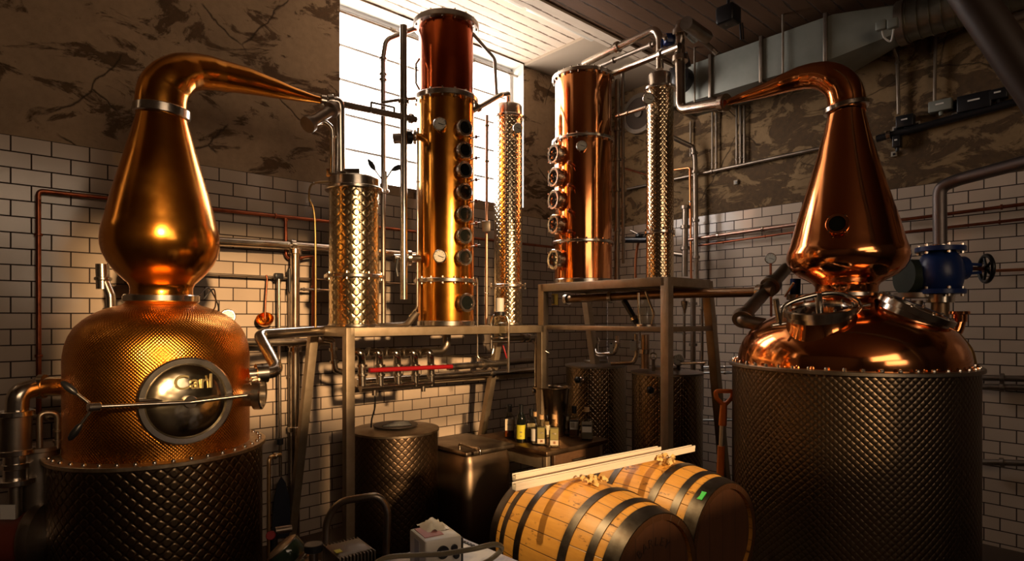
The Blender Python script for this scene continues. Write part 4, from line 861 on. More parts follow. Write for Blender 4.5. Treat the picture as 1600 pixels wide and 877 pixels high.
t = dimtank('dimpled steel tank behind the bottles, left one under the square stand', T1, .30, 1.325, TK2, STEELD)
d = V3((-.55, -.83, 0)); side_cock(t, T1+d*.30+ZZ*1.20, d); t.part('lid_hatch', MB().disc(T1+ZZ*1.36, ZZ, .12, .03), STEELD)
t = dimtank('brighter dimpled steel tank behind the front leg of the square stand', T2, .30, 1.325, TK2, STEELD)
side_cock(t, T2+d*.30+ZZ*1.20, d); t.part('lid_hatch', MB().disc(T2+ZZ*1.36, ZZ, .11, .03), STEELD)
# fittings on the tanks
pipe('transfer_pipe', 'bright looping pipe on top of the left tank under the square stand', 'pipe', [P(932, 528, 5.9), P(932, 554, 5.8), P(960, 553, 5.7), P(965, 540, 5.7), P(965, 525, 5.7)], .022, STEEL, [(0, .2), (3, .3)], .05)
pipe('transfer_pipe', 'bright pipe bend between the two tanks under the square stand', 'pipe', [P(955, 568, 5.4), P(990, 567, 5.3), P(995, 555, 5.3), P(994, 522, 5.3)], .020, STEEL, [(2, .3), (2, .6)], .04)
pipe('feed_pipe', 'thick upright bronze pipe down to the lid of the brighter tank', 'pipe', [P(1008, 576, 5.2), P(1008, 523, 5.2)], .036, metal_mat('bronze_feed', (.40, .28, .18), .3), [(0, .5)], 0)
for k, (x, y, lab) in enumerate(((955, 545, 'small white label card on the pipes over the left tank'), (989, 540, 'small white label card on the pipes over the brighter tank'))):
    e = Thing('label_card', lab, 'card', P(x, y, 5.45)); e.part('card', MB().box(P(x, y, 5.2 if k else 5.55), (.03+.02*k, .004, .09)), mat('card_white', (.7, .66, .58), .6)); e.part('clip', MB().box(P(x, y-8, 5.19 if k else 5.54), (.015, .008, .012)), BLACK)
ht = Thing('tank_valve', 'ring handled valve between the tanks beside the square stand leg', 'valve', P(1021, 560, 5.1)); ht.part('ring', MB().torus(P(1021, 557, 5.0), V3((.2, -1, .2)), .028, .007, 24, 8), STEEL); ht.part('stem', MB().cyl(P(1021, 580, 5.1), P(1021, 563, 5.0), .014, 12), STEEL)
gt = Thing('tank_gauge', 'round dial with a long lever on top of the brighter tank', 'gauge', P(1060, 565, 5.1)); q = P(1060, 563, 5.05); gauge(gt, q, V3((-.2, -1, .1)), .05); gt.part('lever', MB().cyl(P(1064, 568, 5.0), P(1103, 567, 4.8), .012, 12), STEEL); gt.part('stem', MB().cyl(P(1060, 580, 5.15), P(1060, 570, 5.1), .016, 12), STEELD)
pj = Thing('hydrometer_jar', 'glass parrot standing on the shelf beam of the square stand', 'spirit safe', RU(1009, 510, 2.05))
jc = lambda x, y: RU(x, y, 2.08)
pj.part('jar', MB().lathe(jc(1009, 510), [(.055, 0), (.055, .14), (.03, .19), (.02, .23)], ZZ, 28), BGLASS); pj.part('spout', MB().tube([jc(1000, 508), jc(998, 480), jc(998, 458)], .010, .03), STEEL); pj.part('spout', MB().tube([jc(1018, 508), jc(1022, 490), jc(1014, 470), jc(1009, 456)], .009, .03), STEEL); pj.part('base', MB().disc(jc(1009, 510)+ZZ*.003, ZZ, .08, .03, 28), STEEL)
pipe('diagonal_brace', 'dark diagonal pipe behind the shelf of the square stand', 'pipe', [P(975, 470, 5.2), P(996, 506, 5.1)], .026, BLACK, [(0, .8)])
for k, (x, y0, y1, rr, m_, lab) in enumerate(((1069, 465, 560, .014, STEELD, 'thin upright pipe right of the square stand leg, with funnel'), (1083, 462, 590, .026, STEELD, 'thick dark upright pipe inside the square stand on the right'), (1097, 466, 640, .014, STEELD, 'slim upright pipe just inside the splayed right leg'))):
    pipe('standpipe', lab, 'pipe', [RU(x, y1, .7), RU(x, y0, .7)], rr, m_, [(0, .4), (0, .9)], 0)
fn = Thing('funnel', 'small steel funnel fitting below the square stand top', 'funnel', RU(1070, 480, .9)); fn.part('cone', MB().lathe(RU(1070, 485, .9), [(.010, -.03), (.014, 0), (.035, .06), (.035, .09)], ZZ, 20), STEEL)
for k, (y, lab) in enumerate(((574, 'upper pale rail between square stand and tall jacket'), (583, 'lower pale rail between square stand and tall jacket'), (657, 'low grey rail between square stand and tall jacket'))):
    pipe('pipe_rail', lab, 'rail', [RU(1098, y, .5), RU(1170, y-1, .5)], .012, metal_mat('grey_rail', (.45, .45, .45), .3), [(0, .5)], 0)
# square tank
sc_ = V3((-.33, 4.42, 0)); ctr = sc_ - V*.32 - U*.24
t = Thing('square_tank', 'low square steel tank with flat lid and bar handle between round tank and table', 'tank', V3((ctr.x, ctr.y, 0)))
t.part('body', MB().box(ctr+ZZ*.40, (.47, .60, .74), (U, V, ZZ), .07), metal_mat('brown_steel', (.30, .22, .15), .35)); t.part('lid', MB().box(ctr+ZZ*.78, (.49, .62, .03), (U, V, ZZ), .07), LIDM)
h0, h1 = PZ(718, 694, .84), PZ(750, 702, .84)
t.part('handle', MB().tube([V3((h0.x, h0.y, .80)), h0+ZZ*0, h1+ZZ*0, V3((h1.x, h1.y, .80))], .012, .02), STEEL)
for sx in (-1, 1):
    for sy in (-1, 1): t.part('foot', MB().cyl(ctr+U*(sx*.18)+V*(sy*.24), ctr+U*(sx*.18)+V*(sy*.24)+ZZ*.04, .02, 12), STEELD)
# work table
WOOD = mat('dark_wood', (.12, .06, .03), .4); g = N(WOOD); nn = g.noise(g.n('Mapping', None, Vector=g.obj(), Scale=(1, 9, 9)).outputs[0], 4, 5); g.set(Base_Color=g.mix(nn, (.06, .03, .015), (.17, .085, .04)))
TBZ = .75
fc = V3((.27, 4.65, 0)); tl = V3((-.222, 5.39, 0)); tr = V3((.84, 5.17, 0)); du = (tr-fc).normalized(); dv = (tl-fc).normalized(); dv = (dv-du*dv.dot(du)).normalized(); LU, LVV = (tr-fc).length, (tl-fc).length
tc = fc+du*(LU/2)+dv*(LVV/2)
TTOP = metal_mat('dull_table_top', (.30, .20, .12), .3, (.2, .12, .07), 7, .5)
tb = Thing('work_table', 'small steel-topped work table crowded with bottles', 'table', V3((tc.x, tc.y, 0)))
tb.part('table_top', MB().box(tc+ZZ*(TBZ-.02), (LU, LVV, .04), (du, dv, ZZ), .006), TTOP)
for a, b in ((.06, .06), (LU-.06, .06), (.06, LVV-.06), (LU-.06, LVV-.06)): tb.part('leg', MB().beam(fc+du*a+dv*b, fc+du*a+dv*b+ZZ*(TBZ-.04), .045, .045, du), BRUSH)
dw = tb.part('drawer', MB().box(fc+du*(LU/2+.02)+dv*.05+ZZ*(TBZ-.13), (LU-.2, .04, .16), (du, dv, ZZ), .006), WOOD)
tb.part('drawer_pull', MB().cyl(fc+du*(LU/2-.06)+dv*.02+ZZ*(TBZ-.12), fc+du*(LU/2+.10)+dv*.02+ZZ*(TBZ-.12), .010, 10), STEELD, dw)
tb.part('apron', MB().box(fc+du*.05+dv*(LVV/2)+ZZ*(TBZ-.10), (.02, LVV-.1, .11), (du, dv, ZZ), .003).box(fc+du*(LU-.05)+dv*(LVV/2)+ZZ*(TBZ-.10), (.02, LVV-.1, .11), (du, dv, ZZ), .003), BRUSH)
tb.part('shelf', MB().box(tc+ZZ*.22, (LU-.06, LVV-.06, .025), (du, dv, ZZ), .004), WOOD)
# bottles
def ptx(px, base_y): q = PZ(px, base_y, TBZ+.001); return q
def bottle(label, px, by, h_, r_, shape, liquid, lab, cork, group=None, lab_rows=()):
    """shape 'square' or 'round'"""
    p = ptx(px, by); t = Thing('bottle', label, 'bottle', p, group)
    nd = (V3((0, 0, p.z))-p).normalized(); sd_ = ZZ.cross(nd).normalized(); bh = h_*(.66 if shape == 'square' else .60)
    gm = liquid if liquid.name.startswith('dark') else BGLASS
    if shape == 'square':
        mb = MB().box(p+ZZ*(bh/2), (r_*2, r_*1.5, bh), (sd_, nd, ZZ), r_*.35)
        mb.lathe(p+ZZ*bh, [(r_*.75, -.004), (r_*.62, .012), (r_*.30, .028), (r_*.27, h_-bh-.035), (r_*.34, h_-bh-.03), (r_*.34, h_-bh-.015)], ZZ, 20)
    else: mb = MB().lathe(p, [(r_*.9, 0), (r_, .01), (r_, bh), (r_*.85, bh+.03), (r_*.38, bh+.07), (r_*.34, h_-.02), (r_*.40, h_-.018), (r_*.40, h_-.005)], ZZ, 28)
    t.part('glass_body', mb, gm)
    if gm is BGLASS:
        lf = bh*(.82 if shape == 'square' else .9)
        if shape == 'square': t.part('liquid', MB().box(p+ZZ*(lf/2+.006), (r_*1.8, r_*1.3, lf), (sd_, nd, ZZ), r_*.3), liquid)
        else: t.part('liquid', MB().lathe(p, [(r_*.85, .008), (r_*.9, .012), (r_*.9, lf)], ZZ, 28), liquid)
    cb = h_-.02
    if cork == 'cork': t.part('cork', MB().cyl(p+ZZ*(h_-.025), p+ZZ*(h_+.012), r_*.42, 16), mat_cork)
    else: t.part('cap', MB().cyl(p+ZZ*(h_-.06), p+ZZ*(h_+.004), r_*.46, 16), BLACK)
    y0, y1, lm = lab; w_ = r_*1.55
    if shape == 'square':
        q = t.part('paper_label', MB().box(p+nd*(r_*.75+.002)+ZZ*((y0+y1)/2*bh), (w_, .002, (y1-y0)*bh), (sd_, nd, ZZ)), lm)
        for (a, b, c_, d_, m2) in lab_rows: t.part('label_print', MB().box(p+nd*(r_*.75+.004)+ZZ*((y0+(y1-y0)*(a+b)/2)*bh)+sd_*(c_*w_), (w_*d_, .0015, (y1-y0)*bh*(b-a)), (sd_, nd, ZZ)), m2, q)
    else:
        rg_ = [[p+ZZ*(z*bh)+(nd*math.cos(a)+sd_*math.sin(a))*rr for rr, a in [(r_*1.01, -1.2+2.4*i/12) for i in range(13)]+[(r_*1.03, 1.2-2.4*i/12) for i in range(13)]] for z in (y0, y1)]
        q = t.part('paper_label', MB().rings(rg_), lm)
        for (a, b, c_, d_, m2) in lab_rows: t.part('label_print', MB().box(p+nd*(r_*1.05)+ZZ*((y0+(y1-y0)*(a+b)/2)*bh)+sd_*(c_*w_), (w_*d_*.6, .0015, (y1-y0)*bh*(b-a)), (sd_, nd, ZZ)), m2, q)
    return t
mat_cork = mat('cork', (.72, .45, .22), .7)
AMB = mat('amber_spirit', (.24, .06, .012), .06); DAMB = mat('red_amber_spirit', (.10, .018, .006), .06); PALE = mat('pale_spirit', (.36, .24, .12), .06); CLR = mat('clear_spirit', (.26, .22, .18), .06)
DKG = mat('dark_bottle_glass', (.008, .010, .008), .08)
PAP = mat('cream_paper', (.80, .66, .46), .7); YEL = mat('yellow_paper', (.68, .60, .04), .6); WPAP = mat('white_paper', (.80, .74, .66), .7); DPAP = mat('dark_olive_paper', (.10, .09, .03), .6); ORP = mat('orange_print', (.70, .22, .05), .6); GRY = mat('grey_print', (.35, .3, .24), .6); OLV = mat('olive_print', (.32, .26, .08), .6)
bottle('square amber bottle with cream label, leftmost on the table', 796, 684, .285, .048, 'square', AMB, (.25, .9, PAP), 'black', None, ((.0, .18, 0, .98, DAMB), (.55, .62, 0, .5, GRY), (.68, .72, 0, .35, GRY)))
bottle('dark wine-shaped bottle with bright yellow label on the table', 814, 690, .31, .041, 'round', DKG, (.14, .78, YEL), 'black', None, ((.45, .55, 0, .5, OLV), (.2, .26, 0, .4, OLV)))
bottle('slim clear bottle with pale label right of the yellow-labelled bottle', 830, 688, .265, .042, 'square', PALE, (.2, .85, PAP), 'black', None, ((.5, .6, 0, .6, GRY),))
bottle('clear glass bottle with blue-edged label left of the two olive labels', 836, 694, .255, .036, 'round', CLR, (.2, .85, WPAP), 'cork', None, ((.0, .3, .2, .5, BLUE),))
bottle('amber bottle with olive and white label and cork, front left of the table', 846, 695, .235, .046, 'square', AMB, (.08, .98, DPAP), 'cork', None, ((.03, .30, 0, .92, PAP), (.10, .24, 0, .3, ORP), (.33, .94, 0, .88, OLV), (.62, .70, 0, .45, PAP)))
bottle('darker bottle with olive and white label and cork, at the front corner of the table', 866, 698, .250, .046, 'square', DAMB, (.08, .98, DPAP), 'cork', None, ((.03, .30, 0, .92, PAP), (.10, .24, 0, .3, ORP), (.33, .94, 0, .88, OLV), (.62, .70, 0, .45, PAP)))
bottle('red-brown bottle with black cap behind the two olive-labelled bottles', 858, 680, .28, .045, 'square', DAMB, (.2, .8, GRY), 'black')
bottle('small clear bottle with cork standing behind the olive-labelled bottles', 854, 684, .27, .036, 'round', PALE, (.2, .7, PAP), 'cork')
bottle('dark amber bottle with cream label and cork right of the olive labels', 883, 679, .27, .045, 'square', DAMB, (.32, .92, PAP), 'cork', None, ((.6, .75, 0, .4, GRY),))
bottle('dark bottle with black cap and split white label, right of centre', 897, 682, .265, .048, 'square', DAMB, (.38, .86, WPAP), 'black', None, ((.82, .98, 0, .95, BLACK), (.2, .75, -.2, .5, GRY)))
bottle('clear square bottle with white label and cork, rightmost on the table', 917, 687, .265, .054, 'square', CLR, (.38, .92, GRY), 'cork', None, ((.05, .55, 0, .95, WPAP), (.58, .72, 0, .95, BLACK)))
# bucket
bp = PZ(862, 683, TBZ+.001); bp = V3((P(862, HY, 5.32).x, 5.32, TBZ+.001))
bk = Thing('ice_bucket', 'steel bucket with rolled rim at the back of the table', 'bucket', bp)
bk.part('pail', MB().lathe(bp, [(.115, 0), (.12, .01), (.155, .40), (.165, .435), (.172, .437), (.172, .428), (.16, .422), (.148, .398), (.112, .012), (.001, .012)], ZZ, 56, False), metal_mat('bucket_steel', (.45, .36, .25), .18, (.25, .18, .12), 5))
bk.part('ear', MB().disc(bp+V3((-.165, -.02, .40)), V3((1, 0, 0)), .025, .02, 16), STEEL)
# shovel
sv = Thing('shovel', 'orange handled shovel with grey shaft leaning beside the tall jacket', 'shovel', V3((P(1126, 745, 3.9).x, 3.9, .0)))
s = lambda x, y: P(x, y, 3.9)
sv.part('shaft', MB().cyl(s(1125, 760), s(1129, 655), .017, 16), metal_mat('shaft_grey', (.65, .60, .52), .35))
sv.part('grip_socket', MB().cyl(s(1129, 665), s(1131, 628), .026, 16, .022), ORANGE)
sv.part('lower_sleeve', MB().cyl(s(1124, 775), s(1127, 697), .024, 16), ORANGE)
hc = s(1131, 622); dd = [(-.0, -.05), (-.05, .0), (-.058, .045), (.058, .045), (.05, .0), (0, -.05)]
sv.part('d_handle', MB().tube([hc+V3((a, -.005, b)) for a, b in dd], .014, .02), ORANGE)
bl2 = MB(); bc = V3((s(1122, 800).x, 3.9, 0)); nS = 7; rws = []
for j in range(6):
    zz2 = .36-.068*j; wd = (.10, .12, .125, .125, .12, .06)[j]
    rws.append([bc+V3((-wd+2*wd*i/nS, .03*(1-((i/nS-.5)*2)**2), zz2)) for i in range(nS+1)]+[bc+V3((wd-2*wd*i/nS, .03*(1-((i/nS-.5)*2)**2)+.012, zz2)) for i in range(nS+1)])
bl2.rings(rws); sv.part('blade', bl2, STEELD); sv.part('lower_shaft', MB().cyl(V3((bc.x, 3.91, .33)), s(1124, 773), .02, 14), ORANGE)

# =====================================================================  BARRELS
def barrel_mats(seed):
    m = mat('oak_staves', (.55, .27, .06), .42); g = N(m); o = g.obj(); x, y, z = g.xyz(o); n_ = 26
    ang = g.math('MULTIPLY', g.math('ADD', g.math('ARCTAN2', z, y), PI), n_/(2*PI)); st = g.math('FLOOR', ang); fr = g.math('ABSOLUTE', g.math('SUBTRACT', g.math('FRACT', ang), .5))
    wn = g.n('TexWhiteNoise', {'noise_dimensions': '1D'}, W=g.math('ADD', st, seed)).outputs[0]
    gr = g.noise(g.n('Mapping', None, Vector=o, Scale=(2, 14, 14), Location=(seed, 0, 0)).outputs[0], 3, 6, .65)
    c = g.mix(gr, (.50, .21, .035), (.90, .47, .085)); c = g.mix(g.math('MULTIPLY', wn, .45), c, (.62, .27, .045))
    dk = g.ramp(g.noise(g.n('Mapping', None, Vector=o, Scale=(3.5, 9, 9), Location=(seed*3, 1, 0)).outputs[0], 2.2, 6, .7), [(.36, G3(0)), (.42, G3(1))]); c = g.mix(dk, (.16, .06, .015), c)
    sm = g.ramp(fr, [(.465, G3(1)), (.495, G3(0))]); c = g.mix(sm, (.07, .025, .008), c); c = g.mix(g.math('GREATER_THAN', g.math('ABSOLUTE', x), .3885), c, (.06, .025, .01))
    g.set(Base_Color=c, Normal=g.bump(g.math('ADD', sm, g.math('MULTIPLY', gr, .4)), .4, .004)); return m
HOOP = metal_mat('hoop_iron', (.15, .13, .11), .3, (.07, .055, .045), 12, .5)
SHADED_HEAD = mat('shaded_head_oak', (.13, .045, .015), .6); g = N(SHADED_HEAD); x, y, z = g.xyz(g.obj())  # oak colour darkened to stand in for shade on the heads
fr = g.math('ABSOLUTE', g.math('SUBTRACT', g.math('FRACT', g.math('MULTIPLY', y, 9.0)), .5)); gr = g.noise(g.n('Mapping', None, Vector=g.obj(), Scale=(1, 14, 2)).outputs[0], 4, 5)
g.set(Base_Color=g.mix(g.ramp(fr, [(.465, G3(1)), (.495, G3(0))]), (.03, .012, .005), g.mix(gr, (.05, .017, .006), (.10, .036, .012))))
BL, RB, RH = .78, .318, .268
BA = V3((.625, -.781, 0)).normalized()       # barrel axis, towards the heads on show
def rad_at(x): return RB-(RB-RH)*(abs(x)/(BL/2))**2
def barrel(label, head_px, Yh, zc, seed, tag_=False):
    hx = (head_px-HX)/F*Yh; c = V3((hx, Yh, zc))-BA*(BL/2)
    t = Thing('barrel', label, 'barrel', c, None, (0, 0, math.atan2(BA.y, BA.x)))      # local x points at the near head
    ox = V3((1, 0, 0)); pr = []
    for i in range(25): x = -BL/2+BL*i/24; pr.append((rad_at(x), x))
    inn = [(RH*.90, BL/2), (RH*.90, BL/2-.03)]
    t.part('staves', MB().lathe(V3((0, 0, 0)), [(RH*.90, -BL/2+.03), (RH*.90, -BL/2)]+pr+inn, ox, 78, False), barrel_mats(seed))
    for s_, nm in ((1, 'head'), (-1, 'rear_head')): t.part('head' if s_ > 0 else 'rear_head', MB().disc(V3((s_*(BL/2-.03), 0, 0)), ox, RH*.905, .02, 64), SHADED_HEAD)
    for a, b in ((-.388, -.325), (-.285, -.25), (-.16, -.12), (.12, .16), (.25, .285), (.325, .389)):
        k = 6; t.part('hoop', MB().lathe(V3((0, 0, 0)), [(rad_at(a+(b-a)*i/k)+.004, a+(b-a)*i/k) for i in range(k+1)]+[(rad_at(b-(b-a)*i/k)-.003, b-(b-a)*i/k) for i in range(k+1)], ox, 78, False, True), HOOP)
    t.part('bung', MB().cyl(V3((0, 0, RB-.01)), V3((0, 0, RB+.012)), .028, 20), mat_cork)
    if tag_:
        d = V3((0, -.55, .83)).normalized(); t.part('tag', MB().box(V3((.355, 0, 0))+d*(RH+.012), (.028, .05, .004), (V3((0, d.z, -d.y)).cross(d), V3((0, d.z, -d.y)), d)), mat('green_tag', (.05, .65, .08), .5))
    return t, c
BZ = .73
b1, c1b = barrel('oak barrel nearest the camera with six iron hoops, below the white strips', 1027, 2.42, BZ, 1.3)
b2, c2b = barrel('oak barrel behind and right of the nearest one, green tag on its hoop', 1135, 2.87, BZ, 4.1, True)
# stencilled ring of letters on the near head: faint, only a few letters can be made out
hl = (RH*.905)
def arc_text(t, s, rad_, a0, step, size):
    for i, ch in enumerate(s):
        a = a0-step*i; c = V3((BL/2-.0185, math.cos(a)*rad_, math.sin(a)*rad_)); up = V3((0, math.cos(a), math.sin(a))); xd = up.cross(V3((1, 0, 0))).normalized()
        text_part(t, ch, size, c, xd, up, .001, STN, None, 'stencil_letter')
STN = mat('stencil_ink', (.035, .015, .008), .7)
arc_text(b1, 'BARLEY', .15, PI/2+.62, .25, .05)
# rack under the barrels
rk = Thing('barrel_rack', 'low dark timber rack carrying both oak barrels', 'rack', V3((c1b.x, c1b.y, 0)))
RW = mat('rack_timber', (.07, .035, .015), .7)
zr0 = BZ-RB+.035
for f in (-.26, .26):
    a = V3((c1b.x, c1b.y, 0))+V*f+U*.42; b = V3((c2b.x, c2b.y, 0))+V*f-U*.42
    rk.part('rail', MB().beam(a+ZZ*(zr0-.07), b+ZZ*(zr0-.07), .09, .09), RW)
    for q in (a+(b-a)*.04, b+(a-b)*.04, (a+b)/2): rk.part('post', MB().beam(V3((q.x, q.y, 0)), V3((q.x, q.y, zr0-.115)), .09, .09, U), RW)
    for cc_ in (c1b, c2b):
        for s_ in (-1, 1):
            m0 = V3((cc_.x, cc_.y, 0))+V*f+U*(s_*.20); rk.part('chock', MB().poly([m0+U*(s_*.07)+ZZ*(zr0-.025)-V*.04, m0-U*(s_*.07)+ZZ*(zr0-.025)-V*.04, m0+U*(s_*.07)+ZZ*(zr0+.075)-V*.04], V*.08), RW)
# white strips across the barrels
STRIP = mat('white_strip', (.80, .70, .58), .45)
zt_ = BZ+RB+.013
def strip(label, a, b, za, zb2, w_=.028):
    p0 = PZ(*a, za); p1 = PZ(*b, zb2); t = Thing('plastic_strip', label, 'strip', p0)
    d = (p1-p0).normalized(); t.part('channel', MB().beam(p0, p1, w_, .022, ZZ, .003), STRIP)
    sd_ = d.cross(ZZ).normalized(); t.part('lip', MB().beam(p0+ZZ*.014+sd_*(w_*.42), p1+ZZ*.014+sd_*(w_*.42), .006, .016, ZZ, .001).beam(p0+ZZ*.014-sd_*(w_*.42), p1+ZZ*.014-sd_*(w_*.42), .006, .016, ZZ, .001), STRIP)
    return t
strip('shorter white plastic strip lying across the nearest barrel, left one', (803, 749), (1030, 704), zt_+.012, zt_+.012)
strip('longer white plastic strip reaching over to the second barrel', (803, 763), (1083, 702), zt_+.010, zt_+.012)
def shavings(label, px, py, n_):
    c = PZ(px, py, zt_); t = Thing('wood_shavings', label, 'shavings', c-ZZ*.03); mb = MB()
    for k in range(n_):
        a = random.uniform(0, 2*PI); r_ = random.uniform(0, .05); p = c+V3((math.cos(a)*r_*1.4, math.sin(a)*r_, random.uniform(-.012, .02)))
        d = V3((random.uniform(-1, 1), random.uniform(-1, 1), random.uniform(-.3, .5))).normalized(); x, y, z = frame(d); rr = random.uniform(.008, .016)
        rg_ = [[p+x*(rr*math.cos(t_))+y*(rr*math.sin(t_))+d*w2 for w2 in (-.008, .008)] for t_ in [i*.5 for i in range(8)]]
        vs_ = [q for r0 in rg_ for q in r0]; mb.add(vs_, [(2*i, 2*i+1, 2*i+3, 2*i+2) for i in range(7)])
    o = t.part('curls', mb, mat('pale_shaving', (.75, .50, .18), .6)); o['kind'] = 'stuff'
shavings('curled wood shavings on top of the nearest barrel', 926, 752, 26)
shavings('curled wood shavings on top of the second barrel beside the strip end', 1043, 721, 26)

# =====================================================================  FOREGROUND
FT = Thing('packing_crate', 'printed carton top tinted with a painted cool reflection, in the foreground under the white box', 'carton', V3((-.19, 2.2, 0)))
zt2 = .89
q0, q1, q2, q3 = PZ(575, 880, zt2), PZ(716, 836, zt2), PZ(835, 885, zt2), None
ex = (q0-q1); ey = (q2-q1); q1 = q1
FILM_SHEEN = mat('film_window_sheen', (.38, .40, .50), .22); g = N(FILM_SHEEN); n2_ = g.noise(g.obj(), 6, 3, .5, 1.0); g.set(Base_Color=g.mix(g.ramp(n2_, [(.4, G3(0)), (.6, G3(1))]), (.36, .40, .62), (.66, .66, .78)))  # cool window reflection painted in as blue, brighter base colour
ey = ey.normalized()*.62; ex = V3((0, 0, 1)).cross(ey).normalized(); 
if ex.y > 0: ex = -ex
ex = ex*.62
cc = q1+(ex+ey)/2
FT.part('box', MB().box(V3((cc.x, cc.y, zt2/2)), (.62, .62, zt2), (ex.normalized(), ey.normalized(), ZZ), .012), FILM_SHEEN)
gc = MB()
for k in range(5): gc.box(q1+ey*(.10+.03*k)+ex*.06+ZZ*.003, (.014, .012, .004), (ex.normalized(), ey.normalized(), ZZ))
FT.part('printed_marks', gc, BLACK)
FT.o.location = V3((cc.x, cc.y, 0))
for ch in FT.o.children:
    for v_ in ch.data.vertices: v_.co += FT.org-V3((cc.x, cc.y, 0))
# white device
wb_ = P(676, 877, 2.12); dz = zt2+.005
bc = V3((P(680, HY, 2.1).x, 2.1, dz)); rx = V3((.86, .51, 0)).normalized(); ry = V3((-rx.y, rx.x, 0))
wd = Thing('control_unit', 'white box-shaped control unit with black knobs, wrapped in pale foil', 'box', bc)
wd.part('case', MB().box(bc+ZZ*.075, (.135, .15, .15), (rx, ry, ZZ), .008), mat('cream_case', (.72, .66, .56), .4))
wd.part('top_label', MB().box(bc+ZZ*.1515-rx*.02+ry*.01, (.07, .10, .002), (rx, ry, ZZ)), mat('pink_label', (.62, .28, .26), .6))
wd.part('side_label', MB().box(bc+ZZ*.085-rx*.0685, (.002, .04, .10), (rx, ry, ZZ)), mat('grey_label', (.45, .43, .42), .6))
fy = bc-ry*.076
wd.part('knob', MB().disc(fy+rx*-.005+ZZ*.105, -ry, .022, .02, 28), BLACK); wd.part('knob', MB().disc(fy+rx*.038+ZZ*.112, -ry, .012, .018, 20), BLACK); wd.part('knob', MB().disc(fy+rx*.045+ZZ*.085, -ry, .012, .018, 20), BLACK); wd.part('knob', MB().disc(fy-rx*.045+ZZ*.07, -ry, .010, .02, 20), BLACK)
wd.part('black_bracket', MB().box(bc+rx*.078+ZZ*.07, (.018, .10, .12), (rx, ry, ZZ), .004), BLACK)
fo = MB(); ng = 9; rws = []
for i in range(ng):
    row = []
    for j in range(ng):
        a, b = (i/(ng-1)-.5), (j/(ng-1)-.5); row.append(bc+rx*(a*.085+.01)+ry*(b*.10+.045)+ZZ*(.153+.028*max(0, math.cos(a*3)*math.cos(b*3))+random.uniform(-.006, .006)))
    rws.append(row)
fo.add([q for r_ in rws for q in r_], [(i*ng+j, i*ng+j+1, (i+1)*ng+j+1, (i+1)*ng+j) for i in range(ng-1) for j in range(ng-1)])
wd.part('crumpled_foil', fo, mat('white_foil', (.80, .74, .64), .35))
fo = MB(); 
for k in range(3): fo.ball(bc-rx*.03-ry*.085+ZZ*(.03)+V3((random.uniform(-.02, .02), 0, random.uniform(-.015, .02))), .026, 9, .9)
wd.part('yellow_wrap', fo, mat('yellow_wrap', (.62, .50, .18), .4))
pipe('hose', 'grey-green hose looping across the foreground carton', 'hose', spline([P(560, 905, 1.95), P(598, 874, 1.95), P(650, 868, 1.95), P(690, 866, 1.93), P(740, 858, 1.9), P(772, 851, 1.95), P(784, 857, 2.0), P(770, 872, 1.98), P(745, 886, 1.9)], 6), .0085, mat('grey_green_hose', (.22, .18, .11), .45), (), 0)
# finned motor
mo = V3((P(545, HY, 2.35).x, 2.35, 0)); fm = Thing('finned_motor', 'grey finned pump motor with yellow sticker in the foreground', 'motor', mo)
mx = V3((.80, .60, 0)).normalized(); my = V3((-mx.y, mx.x, 0)); zt3 = PZ(540, 845, 1).z
FM = metal_mat('grey_motor', (.16, .13, .10), .4, (.10, .08, .06), 9); zc3 = .835
fm.part('housing', MB().box(mo+ZZ*(zc3), (.155, .15, .13), (mx, my, ZZ), .02), FM)
for k in range(11): fm.part('fin', MB().box(mo+ZZ*(zc3-.004)+mx*(-.07+.014*k), (.005, .185, .125), (mx, my, ZZ), .001), FM)
fm.part('sticker', MB().box(mo+ZZ*(zc3+.0665)-mx*.055-my*.03, (.025, .03, .002), (mx, my, ZZ)), YEL)
fm.part('pedestal', MB().box(mo+ZZ*((zc3-.065)/2), (.12, .12, zc3-.065), (mx, my, ZZ), .01), BLACK)
# trolley bar
pipe('trolley_handle', 'bent steel trolley handle in the foreground before the long stand', 'handle', [V3((*P(505, HY, 2.75).xy, .02)), P(510, 812, 2.75), P(530, 784, 2.75), P(592, 774, 2.75), P(606, 795, 2.78), V3((*P(596, HY, 3.0).xy, .02))], .017, STEELD, (), .16)
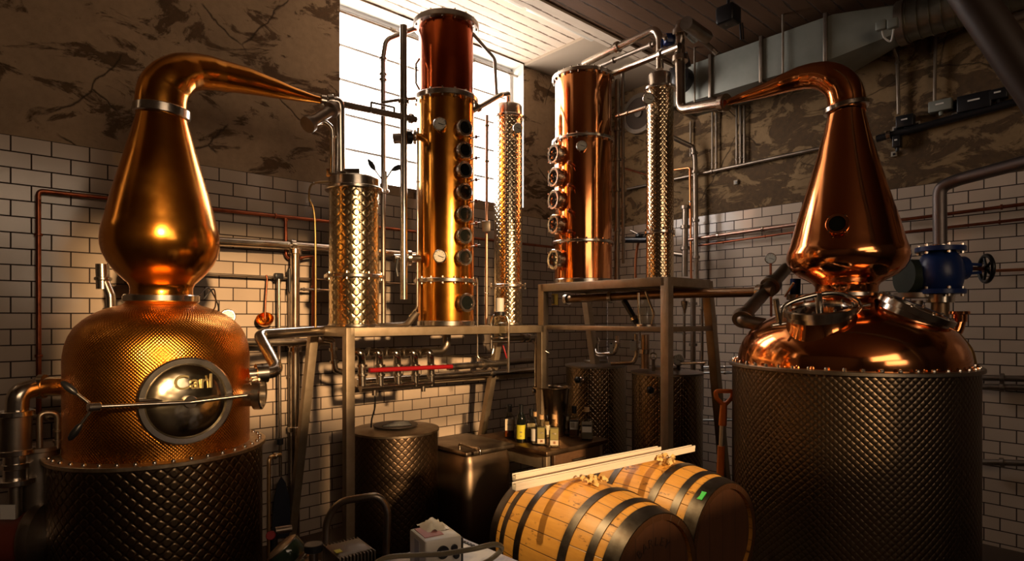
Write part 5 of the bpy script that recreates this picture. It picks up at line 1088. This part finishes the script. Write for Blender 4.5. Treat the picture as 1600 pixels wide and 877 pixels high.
# canister
cn = V3((P(457, HY, 2.5).x, 2.5, 0)); dx_ = V3((.62, .1, -.78)).normalized(); c0 = P(438, 852, 2.55)
ct = Thing('steel_canister', 'tilted steel canister with green glass end in the foreground', 'canister', V3((cn.x, cn.y, 0)))
ct.part('body', MB().lathe(c0, [(.055, 0), (.07, .01), (.07, .10), (.06, .12), (.05, .30)], dx_, 32), STEELD); ct.part('glass_band', MB().lathe(c0+dx_*.015, [(.071, 0), (.0735, .005), (.0735, .06), (.071, .065)], dx_, 32, False), mat('green_glass', (.03, .05, .03), .1))
ct.part('clamp', MB().ring(c0+dx_*.10, dx_, .06, .085, .02, 32), STEEL); 
ct.part('pedestal', MB().cyl(V3((cn.x+.03, cn.y+.05, 0)), V3((cn.x+.03, cn.y+.05, .60)), .05, 20), BLACK)
vt = Thing('small_valve', 'small steel valve with black cap between canister and finned motor', 'valve', P(490, 885, 2.35)); vt.part('body', MB().lathe(P(490, 900, 2.35), [(.02, 0), (.02, .03), (.032, .035), (.032, .05), (.018, .055), (.018, .10), (.028, .105), (.028, .12)], ZZ, 20), STEEL); vt.part('cap', MB().disc(P(490, 856, 2.35), ZZ, .036, .03, 20), BLACK); vt.part('stem', MB().cyl(V3((*P(490, 900, 2.35).xy, 0)), P(490, 899, 2.35), .02, 14), STEELD)
pipe('drain_pipe', 'bright slim upright pipe rising beside the golden still jacket', 'pipe', [V3((*P(420, HY, 3.4).xy, .02)), P(420, 715, 3.4), P(438, 711, 3.5)], .011, metal_mat('brassy_pipe', (.7, .5, .25), .25), [(1, .5)], .03)
lk = Thing('floor_clutter', 'small red capped hose coupling near the paddle tip', 'coupling', P(424, 835, 3.2)); lk.part('red_cap', MB().disc(P(423, 837, 3.2), V3((.3, -1, .3)), .024, .03, 16), RED); lk.part('coupler', MB().cyl(P(430, 830, 3.25), P(455, 826, 3.3), .02, 14), STEELD); lk.part('stand_pipe', MB().cyl(V3((*P(428, 832, 3.24).xy, 0)), P(428, 832, 3.24), .02, 12), BLACK)
